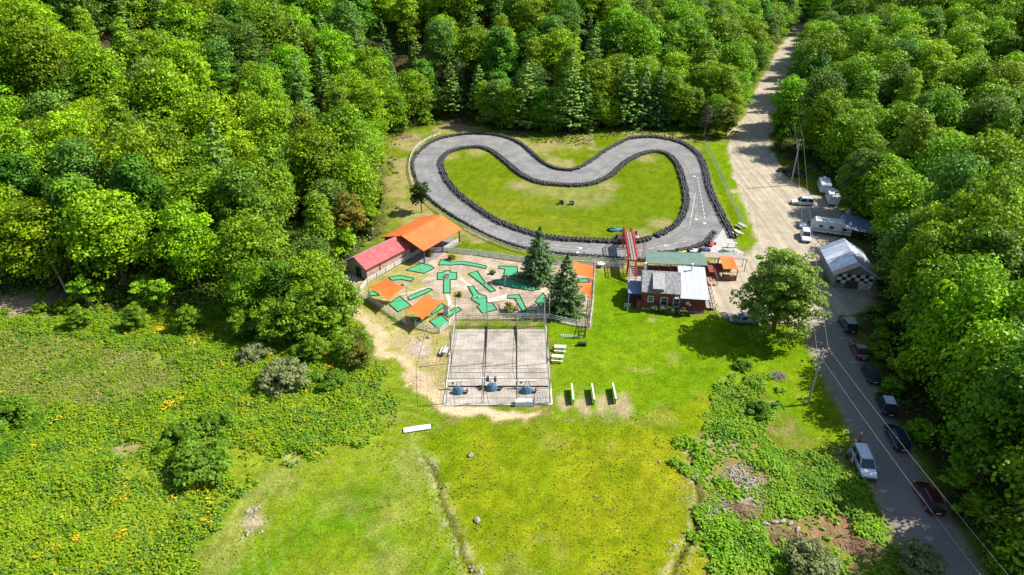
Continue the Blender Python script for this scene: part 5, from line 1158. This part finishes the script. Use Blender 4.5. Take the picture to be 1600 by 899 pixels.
for i, (px, lb) in enumerate([((716,614),'left pitching machine under a blue tarpaulin'), ((769,609),'middle pitching machine under a blue tarpaulin with hopper arms'), ((823,613),'right pitching machine under a blue tarpaulin')]):
    p = P(*px); th = thing('pitching_machine', lb, 'machine', (p.x, p.y, .06), 0, 'pitching machines'); rn = random.Random(i)
    sec = []
    for z, sx, sy in ((0, .85, .62), (.25, .82, .6), (.6, .7, .5), (.85, .5, .35), (.9, .3, .2)):
        sec.append([(sx*math.cos(t)*(1+.12*math.sin(5*t+i)), sy*math.sin(t)*(1+.10*math.cos(4*t+i)), z) for t in np.arange(0, 6.28, .45)])
    build('tarpaulin', MB().loft(sec), BT, th)
    build('feed_wheel', MB().tube((1.15, -.1, .35), (1.3, -.1, .35), .32, .32, 12), BLACK, th); build('frame', MB().bar((.3, .2, .2), (1.5, .1, .2), .08, .08).bar((-.4, .9, 0), (-.1, .6, 1.5), .06, .06).bar((.5, .9, 0), (.2, .6, 1.5), .06, .06), BLACK, th)
    build('chute', MB().bar((-1.6, .85, 1.25), (1.4, .85, 1.35), .22, .1), WHITE, th); build('bucket', MB().tube((-.8, .9, .8), (-.8, .9, 1.1), .16, .2, 8), STEEL, th)
    if i == 1:
        build('hopper', MB().box(-.8, -.4, .5, .9, .9, 1.7).box(.3, .6, .5, .9, .9, 1.6), BT, th); build('shadowed_wheel', MB().tube((-1.6, 0, .25), (-1.45, 0, .25), .28, .28, 10), BLACK, th)
th = thing('white_table', 'white tarp covered table outside the bottom edge of the cage', 'table', tuple(P(819, 632)), R(2))
build('cover', MB().loft([[(-1.25, -.5, .0), (1.25, -.5, 0), (1.25, .5, 0), (-1.25, .5, 0)], [(-1.2, -.45, .75), (1.2, -.45, .75), (1.2, .45, .75), (-1.2, .45, .75)]]), WHITE, th); build('end_frame', MB().box(1.27, 1.32, -.5, .5, 0, .9), STEEL, th)
th = thing('small_deck', 'grey plank platform in the bottom right corner of the cage slab', 'platform', tuple(P(846, 624)))
for i in range(5): build('plank', MB().box(-.9+i*.36, -.57+i*.36, -1.3, 1.6, .07, .14), GREYW, th)
th = thing('side_screen', 'slanted striped screen against the picnic table left of the cage', 'screen', tuple(P(699,546)), R(10))
for k in range(6): build('slat', MB().bar((-.5+k*.17, .3, .4), (.1+k*.17, -.4, .9), .12, .03), WHITE if k % 2 else BLACK, th)
p = P(652, 671); th = thing('white_board', 'flat white board lying on the lower left grass below the cage', 'board', (p.x, p.y, .0), R(13)); build('panel', MB().box(-1.75, 1.75, -.45, .45, .12, .2), WHITE, th)
for x in (-1.4, 1.3): build('batten', MB().box(x, x+.12, -.4, .4, 0, .12), GREYT, th)
# tee dividers
GD = mat('dark_green_panel', (.03, .13, .07), .7, noise=.1); PGT = mat('pale_green_top', (.55, .66, .5), .6)
for i, (px, lb) in enumerate([((894,621), 'left green divider board of the three on the lawn'), ((926,621), 'middle green divider board of the three on the lawn'), ((959,620), 'right green divider board of the three on the lawn')]):
    p = P(*px); th = thing('tee_divider', lb, 'divider', tuple(p), 0, 'green tee dividers on the lawn')
    build('panel', MB().box(-.035, .035, -1.7, 1.7, .15, 1.0), GD, th); build('top_rail', MB().box(-.10, .13, -1.75, 1.75, 1.0, 1.06), PGT, th)
    for y in (-1.6, 1.6): build('post', MB().box(-.05, .05, y-.05, y+.05, 0, 1.0), GD, th)
for i, (px, lb) in enumerate([((877,319), 'left small wooden target box on the infield grass'), ((893,320), 'right small wooden target box on the infield grass')]):
    p = P(*px); th = thing('target_box', lb, 'box', tuple(p), 0, 'wooden boxes on the infield')
    build('side', MB().box(-.5, -.44, -.4, .4, 0, .7), BROWNW, th); build('side', MB().box(.44, .5, -.4, .4, 0, .7), BROWNW, th); build('back', MB().box(-.5, .5, .4, .46, 0, .75), BROWNW, th); build('base', MB().box(-.44, .44, -.4, .4, .0, .1), DARKW, th)
    if i: build('face', MB().box(-.3, .3, -.05, .0, .1, .6), GREYT, th)

# ------------------------------------------------------------------ vehicles
def paint(name, c, metal=.4): return mat(name, c, .28, metal=metal, spec=.6, coat=.8, noise=.03, nscale=3)
def car(kindname, L, Wd, H, hood, trunk_, slope_f, slope_r, body, roofrack=False):
    """nose towards +x; hood and trunk are where the glass starts"""
    th = thing(kindname, 'x', kindname); hw = Wd/2; zb = .28; zs = H*.56
    def sec(x, w0, z0, z1): return [(x, -w0*.9, z0), (x, -w0, z0+.14), (x, -w0, z1-.16), (x, -w0*.86, z1), (x, w0*.86, z1), (x, w0, z1-.16), (x, w0, z0+.14), (x, w0*.9, z0)]
    F_ = L/2; nose = zs*(.86 if hood < F_-.3 else .95)
    build('body', MB().loft([sec(-F_, hw*.84, zb+.14, zs-.12), sec(-F_+.12, hw*.94, zb, zs-.02), sec(-F_*.6, hw, zb-.02, zs), sec(0, hw, zb-.02, zs), sec(hood, hw, zb-.02, zs-.01), sec(F_-.5, hw*.96, zb, nose), sec(F_-.12, hw*.88, zb+.02, nose-.1), sec(F_, hw*.76, zb+.14, nose-.24)]), body, th, smooth=False, bevel=.03)
    wt = hw*.78; x0, x1 = trunk_, hood; t0, t1 = trunk_+slope_r, hood-slope_f; zt = H-.04
    cab = [[(x0, -hw*.9, zs-.02), (x1, -hw*.9, zs-.02), (x1, hw*.9, zs-.02), (x0, hw*.9, zs-.02)], [(t0, -wt, zt), (t1, -wt, zt), (t1, wt, zt), (t0, wt, zt)]]
    build('cabin', MB().loft(cab), body, th, bevel=.02)
    def glass(name, q, off, ins=.1):
        q = [Vector(k) for k in q]; c_ = sum(q, Vector())/4; q = [k+(c_-k)*ins+Vector(off) for k in q]
        nn = Vector(off).normalized()*.012; build(name, MB().loft([[k for k in q], [k-nn*2 for k in q]]), GLASS, th)
    b0, b1, b2, b3 = cab[0]; c0_, c1_, c2_, c3_ = cab[1]
    glass('windscreen', (b1, b2, c2_, c1_), (.02, 0, .012)); glass('rear_window', (b0, b3, c3_, c0_), (-.02, 0, .012))
    for s, (l0, l1, h1, h0) in ((-1, (b0, b1, c1_, c0_)), (1, (b3, b2, c2_, c3_))):
        l0, l1, h1, h0 = [Vector(k) for k in (l0, l1, h1, h0)]; m0 = l0.lerp(l1, .5); m1 = h0.lerp(h1, .5)
        glass('side_window', (l0, m0, m1, h0), (0, s*.02, .006), .1); glass('side_window', (m0, l1, h1, m1), (0, s*.02, .006), .1)
        build('mirror', MB().box(hood-.35, hood-.2, s*hw, s*(hw+.17), zs, zs+.13), body, th)
        if roofrack: build('roof_rail', MB().bar((t0+.1, s*(wt-.08), zt+.06), (t1-.1, s*(wt-.08), zt+.06), .05, .04), STEEL, th)
    build('roof_panel', MB().box(t0+.06, t1-.06, -wt+.05, wt-.05, zt+.002, zt+.022), body, th)
    for x in (-L*.31, L*.32):
        for s in (-1, 1):
            w_ = build('wheel', MB().tube((x, s*(hw-.2), .33), (x, s*(hw+.012), .33), .33, .33, 14), RUB, th); build('rim', MB().tube((x, s*(hw+.013), .33), (x, s*(hw+.024), .33), .21, .19, 10), STEEL, w_)
    for s in (-1, 1):
        build('headlight', MB().box(F_-.14, F_-.03, s*hw*.52, s*hw*.80, nose-.28, nose-.12), mat('lamp_lens', (.75, .76, .78), .15, spec=.8), th)
        build('tail_light', MB().box(-F_-.008, -F_+.10, s*hw*.62, s*hw*.84, zs-.34, zs-.12), mat('red_lens', (.45, .01, .01), .2, spec=.7), th)
    build('bumper', MB().box(F_-.06, F_+.03, -hw*.68, hw*.68, .3, .46), mat('dark_plastic', (.04, .04, .045), .6), th); build('bumper', MB().box(-F_-.04, -F_+.05, -hw*.78, hw*.78, .32, .48), MATS['dark_plastic'], th)
    build('number_plate', MB().box(-F_-.06, -F_-.042, -.25, .25, .52, .66), WHITE, th)
    return th
def put(th, px, head, label, z=0, group='vehicles parked round the site'):
    p = P(px[0], px[1], .7); q = P(head[0], head[1], .7); d = q-p
    th.location = (p.x, p.y, z); th.rotation_euler = (0, 0, math.atan2(d.y, d.x)); th['label'] = label; th['group'] = group
    ORG[th.name] = (0, 0, 0)
PB = paint('black_car_paint', (.012, .012, .016)); PN = paint('navy_car_paint', (.012, .022, .06)); PRD = paint('red_car_paint', (.16, .008, .012)); PDR = paint('dark_red_car_paint', (.10, .008, .014))
PWH = paint('white_car_paint', (.72, .73, .75), 0); PSI = paint('silver_blue_car_paint', (.42, .50, .54), .5); PSB = paint('pale_blue_car_paint', (.40, .47, .58), .4)
def suv(p_, rr_=True): return car('suv', 4.75, 1.9, 1.72, 1.05, -2.2, .75, .35, p_, rr_)
def sedan(p_): return car('sedan', 4.7, 1.82, 1.45, .95, -1.75, .85, .75, p_)
def van(p_): return car('minivan', 5.1, 1.98, 1.78, 1.45, -2.42, .95, .25, p_, True)
put(suv(PB), (1325,505), (1316,490), 'black SUV at the top of the parked row where the gravel begins')
put(sedan(PRD), (1343,545), (1333,526), 'bright red car in the parked row in the roadside shade')
put(sedan(PN), (1361,581), (1352,562), 'dark navy car between the red car and the black one with pale glass')
x_ = suv(PB); put(x_, (1385,630), (1375,608), 'black SUV with a pale silver roof box')
build('roof_box', MB().box(-1.5, .2, -.6, .6, 1.71, 1.84), mat('pale_silver', (.55, .58, .62), .4), x_, bevel=.03)
put(suv(PN), (1402,682), (1388,655), 'navy SUV in the parked row level with the silver minivan')
put(suv(PDR), (1452,776), (1430,738), 'dark red SUV at the lower end of the parked row')
put(van(PSI), (1350,722), (1366,760), 'silver-blue minivan on the grass verge with people beside it')
put(sedan(PSB), (1163,497), (1130,495), 'pale blue sedan parked under the big lone maple')
put(suv(PWH), (1254,315), (1225,313), 'white SUV parked in the gravel lot facing the road')
put(sedan(PB), (1231,265), (1210,262), 'dark car in the tree shade beside the gravel road, upper one')
put(sedan(PN), (1244,271), (1222,268), 'dark blue car in the tree shade behind the utility pole')
put(suv(PWH), (1259,368), (1262,386), 'white SUV parked close to the lone maple crown')
def pickup(p_):
    th = car('pickup_truck', 5.5, 1.95, 1.75, 1.3, -.6, .7, .25, p_)
    build('cargo_bed', MB().box(-2.6, -.75, -.78, .78, .985, 1.02), BLACK, th); return th
put(pickup(PWH), (1271,353), (1252,351), 'white pickup truck hitched in front of the camper trailer')
def camper(label, px, head, L, Wd, H, c=(.66, .68, .72)):
    th = thing('camper_trailer', label, 'camper'); m = mat('camper_shell', c, .5, noise=.05); hw = Wd/2; zb = .5
    prof = [(-L/2, zb), (-L/2, H-.3), (-L/2+.3, H), (L/2-.7, H), (L/2-.05, H-.9), (L/2, zb+.5), (L/2-.25, zb)]
    build('shell', MB().loft([[(x, -hw, z) for x, z in prof], [(x, hw, z) for x, z in prof]]), m, th, bevel=.05)
    for s in (-1, 1):
        for x in (-L*.32, 0, L*.26): build('window', MB().box(x-.4, x+.4, s*(hw+.002), s*(hw+.025), 1.5, 2.1), GLASS, th)
        build('stripe', MB().box(-L/2+.05, L/2-.4, s*(hw+.002), s*(hw+.012), 1.05, 1.2), mat('blue_stripe', (.08, .15, .3), .5), th)
        for x in (-.45, .4): build('wheel', MB().tube((x, s*(hw-.2), .33), (x, s*(hw+.01), .33), .33, .33, 12), RUB, th)
    build('front_window', MB().slab((L/2-.55, -.7, H-.14), (L/2-.12, -.7, H-.86), (L/2-.12, .7, H-.86), (L/2-.55, .7, H-.14), .03), GLASS, th)
    build('roof_vent', MB().box(-.3, .3, -.3, .3, H+.002, H+.16), WHITE, th); build('roof_vent', MB().box(-2.0, -1.6, -.25, .25, H+.002, H+.12), GREYT, th); build('air_conditioner', MB().box(.9, 1.8, -.35, .35, H+.002, H+.28), WHITE, th)
    build('awning_roll', MB().tube((-L*.35, -hw-.1, H-.25), (L*.3, -hw-.1, H-.25), .08), STEEL, th); build('tow_bar', MB().bar((L/2-.1, -.4, .5), (L/2+1.1, 0, .5), .08, .1).bar((L/2-.1, .4, .5), (L/2+1.1, 0, .5), .08, .1), BLACK, th)
    put(th, px, head, label, group='camper trailers in the gravel lot'); return th
c1_ = camper('long pale camper trailer with raised roof box beside the garage tarp', (1297,360), (1275,357), 7.6, 2.4, 2.9)
build('slide_out', MB().box(-2.0, 1.2, -2.0, -1.22, .9, 2.45), mat('slide_grey', (.42, .48, .54), .5), c1_); 
camper('white camper half hidden in the trees, upper one of two', (1287,294), (1283,282), 5.2, 2.2, 2.6); camper('white camper at the wood edge just below another one', (1300,312), (1295,300), 4.8, 2.2, 2.5)
def kart(cname, col, px, head, label, big=False):
    th = thing('go_kart', label, 'go-kart'); m = paint(cname, col, 0); k = 1.35 if big else 1
    build('bodywork', MB().loft([[(-1.0*k, -.5*k, .15), (-1.0*k, .5*k, .15), (-1.0*k, .45*k, .45), (-1.0*k, -.45*k, .45)], [(.1, -.62*k, .12), (.1, .62*k, .12), (.1, .5*k, .42), (.1, -.5*k, .42)], [(1.1*k, -.38*k, .15), (1.1*k, .38*k, .15), (1.1*k, .3*k, .3), (1.1*k, -.3*k, .3)]]), m, th, bevel=.04)
    build('seat', MB().loft([[(-.7*k, -.24, .44), (-.7*k, .24, .44), (-.1, .24, .44), (-.1, -.24, .44)], [(-.85*k, -.22, .95), (-.85*k, .22, .95), (-.65*k, .22, .6), (-.65*k, -.22, .6)]]), BLACK, th)
    build('steering_wheel', MB().tube((.2, 0, .62), (.24, 0, .64), .15, .15, 10), BLACK, th); build('bumper', MB().bar((1.15*k, -.5*k, .22), (1.15*k, .5*k, .22), .08, .14), BLACK, th); build('bumper', MB().bar((-1.08*k, -.5*k, .25), (-1.08*k, .5*k, .25), .08, .16), BLACK, th)
    for x in (-.7*k, .75*k):
        for s in (-1, 1): build('wheel', MB().tube((x, s*.5*k, .17), (x, s*.72*k, .17), .18, .18, 10), BLACK, th)
    put(th, px, head, label, group='go-karts in the pit lane'); th['category'] = 'go-kart'
kart('yellow_kart', (.75, .6, .03), (1065,389), (1080,388), 'yellow go-kart at the end of the pit row by the green roof'); kart('white_kart', (.75, .75, .75), (1084,388), (1099,386), 'white go-kart second in the pit row'); kart('navy_kart', (.03, .05, .12), (1101,387), (1116,385), 'dark navy go-kart third in the pit row')
kart('red_kart', (.45, .06, .05), (1111,378), (1124,371), 'dark red and white go-kart farthest up the pit row'); kart('green_kart', (.16, .30, .14), (1138,391), (1155,393), 'green go-kart alone in front of the grey canopy', True); kart('teal_kart', (.05, .22, .2), (962,355), (975,354), 'teal and black go-kart on the infield grass beside the footbridge', True)
kart('purple_kart', (.06, .05, .14), (966,367), (975,360), 'dark purple go-kart against the tyres left of the footbridge'); kart('pink_kart', (.6, .3, .25), (995,366), (998,374), 'pale pink and white go-kart right of the footbridge head')
th = thing('start_sign', 'slim white and blue board on trestles at the pit corner', 'sign', tuple(P(1143,387)), R(-4)); build('board', MB().box(-1, 1, -.2, .2, .9, 1.0), mat('pale_blue_board', (.5, .58, .68), .5), th); build('trestle', MB().box(-.8, -.7, -.15, .15, 0, .9).box(.7, .8, -.15, .15, 0, .9), STEEL, th)

# ------------------------------------------------------------------ utility poles and wires
PW_ = mat('pole_wood', (.30, .26, .22), .85, noise=.25, nscale=4)
def upole(label, x, y, h, rz, z=0):
    th = thing('utility_pole', label, 'utility pole', (x, y, z), rz); build('pole', MB().tube((0, 0, -.3), (0, 0, h), .16, .11, 8), PW_, th)
    build('crossarm', MB().box(-.9, .9, -.14, -.04+.0, h-.35, h-.22).box(-.55, .55, -.16, -.115, h-1.5, h-1.38), PW_, th)
    for s in (-.8, .8): build('insulator', MB().tube((s, -.09, h-.22), (s, -.09, h-.02), .06), WHITE, th)
    build('insulator', MB().tube((.5, -.14, h-1.38), (.5, -.14, h-1.2), .07), WHITE, th); build('transformer', MB().tube((-.35, 0, h-1.9), (-.35, 0, h-1.1), .2, .2, 10), STEEL, th)
    return th
p2 = P(1262, 632); p1 = P(1235, 290)
upole('utility pole with crossarm on the grass left of the paved road', p2.x, p2.y, 9.2, R(15)); upole('bare leaning utility pole beside the dark cars and the gravel road', p1.x, p1.y, 11.3, R(15))
p3 = P(1241, 134, 9.5); upole('distant utility pole in the trees right of the far gravel road', p3.x, p3.y, 9.5, R(15))
WIRE = mat('wire_metal', (.42, .42, .41), .45, metal=.3)
def wire(p, q, sag, r, label, cat='wire'):
    p = Vector(p); q = Vector(q); pts = [p.lerp(q, t/14)-Vector((0, 0, sag*4*(t/14)*(1-t/14))) for t in range(15)]
    one('overhead_wire', MB().chain(pts, [r*.5]*15, 5), WIRE, label, cat, 'overhead wires')
eA = P(1579, 897, 8.6); eB = P(1538, 899, 7.0); T2 = Vector((p2.x, p2.y, 0)); T1_ = Vector((p1.x, p1.y, 0))
wire(T2+Vector((.8, 0, 9.1)), (T2+Vector((.8, 0, 9.1))).lerp(eA, 1.25), .5, .032, 'upper wire from the near pole down across the paved road'); wire(T2+Vector((.0, 0, 7.9)), (T2+Vector((.0, 0, 7.9))).lerp(eB, 1.25), .6, .032, 'lower wire from the near pole down along the paved road')
wire(T2+Vector((.75, .1, 9.1)), T1_+Vector((.8, .2, 11.1)), 1.2, .025, 'right of the two wires over the big maple between the poles'); wire(T2+Vector((-.75, .1, 9.1)), T1_+Vector((-.7, .2, 11.0)), 1.3, .025, 'left of the two wires over the big maple between the poles')
wire(T1_+Vector((.8, 0, 11.1)), (p3.x+.8, p3.y, 9.4), 1.2, .025, 'right wire running up the gravel road to the far pole'); wire(T1_+Vector((-.8, 0, 11.1)), (p3.x-.8, p3.y, 9.4), 1.2, .025, 'left wire running up the gravel road to the far pole')
p4 = P(1250, 70, 9.5); wire((p3.x, p3.y, 9.4), tuple(p4), .8, .03, 'wire beyond the far pole along the shaded end of the road')

# ------------------------------------------------------------------ brush and driftwood
def brush(px, n, rad, label, m, seed, h=.5):
    rn = random.Random(seed); b = MB()
    for i in range(n):
        a_ = rn.uniform(0, 3.14); x = rn.gauss(0, rad*.45); y = rn.gauss(0, rad*.4); L = rn.uniform(.4, 1.5); z = rn.uniform(.03, h)*max(.1, 1-math.hypot(x, y)/rad)
        b.tube((x-math.cos(a_)*L/2, y-math.sin(a_)*L/2, z), (x+math.cos(a_)*L/2, y+math.sin(a_)*L/2, z+rn.uniform(-.15, .25)), rn.uniform(.03, .065), .018, 4)
    p = P(*px); o = one('brush_pile', b, m, label, 'brush pile', 'brush piles'); o.location = (p.x, p.y, 0); o['kind'] = 'stuff'
TW = mat('grey_twigs', (.42, .38, .34), .9, noise=.25, nscale=2); TB = mat('brown_twigs', (.26, .15, .10), .9, noise=.3, nscale=2)
brush((1158,745), 130, 2.6, 'pile of bleached grey branches in the brush right of the field', TW, 1); brush((1214,588), 70, 1.2, 'small purple-grey stick heap on the lawn below the maple', mat('violet_twigs', (.22, .17, .18), .9), 2, .8)
brush((1245,850), 150, 3.0, 'brown dead bracken and sticks among the boulders', TB, 3, .35); brush((1345,850), 150, 2.6, 'brown dead stalks beside the paved road verge', TB, 4, .4); brush((1120,800), 80, 2.6, 'thin scattered sticks left in the brush', TW, 5, .3); brush((1160,800), 90, 2.0, 'brown brushwood below the grey branches', TB, 6, .4)
brush((618,385), 90, 3.0, 'brown dead branches behind the orange pavilion', TB, 7, .4); brush((635,215), 90, 3.5, 'reddish cut brush left of the track bend at the wood edge', TB, 8, .5)

# ------------------------------------------------------------------ people
def skin_body(name, joints, edges, m, parent, sub=1, root=0):
    me = bpy.data.meshes.new(name); me.from_pydata([j[0] for j in joints], edges, []); o = bpy.data.objects.new(name, me); C.objects.link(o); o.parent = parent
    md = o.modifiers.new('skin', 'SKIN'); md.use_smooth_shade = True; sv = me.skin_vertices[0].data
    for i, j in enumerate(joints): sv[i].radius = (j[1], j[1]*(j[2] if len(j) > 2 else 1)); sv[i].use_root = (i == root)
    s = o.modifiers.new('sub', 'SUBSURF'); s.levels = s.render_levels = sub; me.materials.append(m); return o
def person(px, face, label, shirt, trousers, hair, pose, skinc=(.50, .31, .22)):
    p = P(*px); th = thing('person', label, 'person', (p.x, p.y, 0), face, 'people beside the silver minivan'); SK = mat('skin', skinc, .6)
    fw = pose.get('lean', 0); arm = pose.get('arm', 0)
    J = [((0, 0, .93), .125, .85), ((fw*.35, 0, 1.15), .12, .8), ((fw*.8, 0, 1.40), .14, .7), ((fw, 0, 1.50), .055), ((fw*1.1+.01, 0, 1.62), .088), ((fw*1.15+.01, 0, 1.72), .08)]
    E_ = [(0, 1), (1, 2), (2, 3), (3, 4), (4, 5)]
    def limb(st, pts):
        prev = st
        for q in pts: J.append(q); E_.append((prev, len(J)-1)); prev = len(J)-1
        return prev
    for s in (-1, 1):
        k = pose['step']*s
        limb(0, [((k*.1, s*.10, .86), .09), ((k*.5, s*.11, .5), .062), ((k*.9, s*.12, .09), .042), ((k*.9+.17, s*.13, .04), .036)])
        a_ = arm if s > 0 else pose.get('arm2', 0); sh = (fw*.8, s*.19, 1.39)
        el = (sh[0]+.05+a_*.18, s*.25, 1.12+a_*.08); wr = (el[0]+.10+a_*.2, s*.24, .90+a_*.28); pm = (wr[0]+.05, s*.235, wr[2]-.06+a_*.05)
        h = limb(2, [(sh, .055), (el, .042), (wr, .028), (pm, .034, .5)])
        for f_ in range(4): limb(h, [((pm[0]+.04, pm[1]+(f_-1.5)*.018, pm[2]-.04), .009), ((pm[0]+.055, pm[1]+(f_-1.5)*.02, pm[2]-.075-.008*(f_ in (1, 2))), .008)])
        limb(h, [((pm[0]+.02, pm[1]-s*.045, pm[2]-.02), .010), ((pm[0]+.045, pm[1]-s*.055, pm[2]-.05), .009)])
    skin_body('body', J, E_, SK, th)
    hx = fw*1.15+.01
    build('nose', MB().loft([[(hx+.075, -.012, 1.64), (hx+.075, .012, 1.64), (hx+.07, 0, 1.69)], [(hx+.10, -.004, 1.642), (hx+.10, .004, 1.642), (hx+.085, 0, 1.66)]]), SK, th)
    for s in (-1, 1): build('eye', MB().box(hx+.068, hx+.082, s*.03-.01, s*.03+.01, 1.68, 1.695), BLACK, th); build('ear', MB().box(hx-.015, hx+.02, s*.078, s*.095, 1.63, 1.69), SK, th)
    build('mouth', MB().box(hx+.07, hx+.08, -.02, .02, 1.605, 1.613), mat('lips', (.35, .12, .1), .5), th)
    bm = bmesh.new(); bmesh.ops.create_uvsphere(bm, u_segments=12, v_segments=8, radius=.105)
    b = MB(); b.v = [(v.co.x+hx-.015, v.co.y, max(v.co.z, -.03)+1.70) for v in bm.verts]; b.f = [tuple(v.index for v in f.verts) for f in bm.faces]; bm.free(); build('hair' if not pose.get('hat') else 'hat', b, hair, th, smooth=True)
    T_ = [((0, 0, .90), .15, .85), ((fw*.35, 0, 1.15), .145, .82), ((fw*.8, 0, 1.39), .15, .75), ((fw*.95, 0, 1.45), .09)]; TE = [(0, 1), (1, 2), (2, 3)]
    for s in (-1, 1):
        a_ = arm if s > 0 else pose.get('arm2', 0); i = len(T_); T_ += [((fw*.8, s*.2, 1.39), .075), ((fw*.8+.03+a_*.1, s*.235, 1.22+a_*.04), .066)]; TE += [(2, i), (i, i+1)]
    skin_body('shirt', T_, TE, shirt, th)
    L_ = [((0, 0, .95), .14, .85)]; LE = []
    for s in (-1, 1):
        k = pose['step']*s; i = len(L_); L_ += [((k*.1, s*.10, .84), .105), ((k*.5, s*.11, .5), .078)]; LE += [(0, i), (i, i+1)]
        if not pose.get('shorts'): L_.append(((k*.88, s*.12, .14), .06)); LE.append((i+1, i+2))
        build('shoe', MB().box(k*.9-.06, k*.9+.21, s*.125-.05, s*.125+.05, 0, .09), WHITE if pose.get('hat') else BLACK, th, bevel=.02)
    skin_body('trousers', L_, LE, trousers, th)
CL = lambda n, c: mat(n, c, .85)
person((1341,693), R(200), 'person in a red top and white sun hat standing behind the silver minivan', CL('red_cloth', (.55, .04, .04)), CL('dark_cloth', (.05, .05, .08)), CL('white_cloth', (.75, .72, .70)), dict(step=.12, hat=1, arm=.3))
person((1322,716), R(-20), 'person in a bright blue shirt at the open side of the minivan', CL('blue_cloth', (.10, .25, .60)), CL('dark_cloth', (.05, .05, .08)), CL('brown_hair', (.08, .045, .03)), dict(step=.1, lean=.12, arm=.9, arm2=.7))
person((1312,710), R(10), 'person in black with pale shorts standing farthest from the minivan', CL('black_cloth', (.03, .03, .035)), CL('pale_cloth', (.5, .47, .42)), CL('dark_hair', (.03, .02, .02)), dict(step=.18, shorts=1, arm=.2))
person((1329,726), R(40), 'person in a grey top bending into the side door of the minivan', CL('grey_cloth', (.30, .30, .36)), CL('pale_cloth', (.5, .47, .42)), CL('brown_hair', (.08, .045, .03)), dict(step=.1, lean=.3, arm=1.0, arm2=1.0, shorts=1))
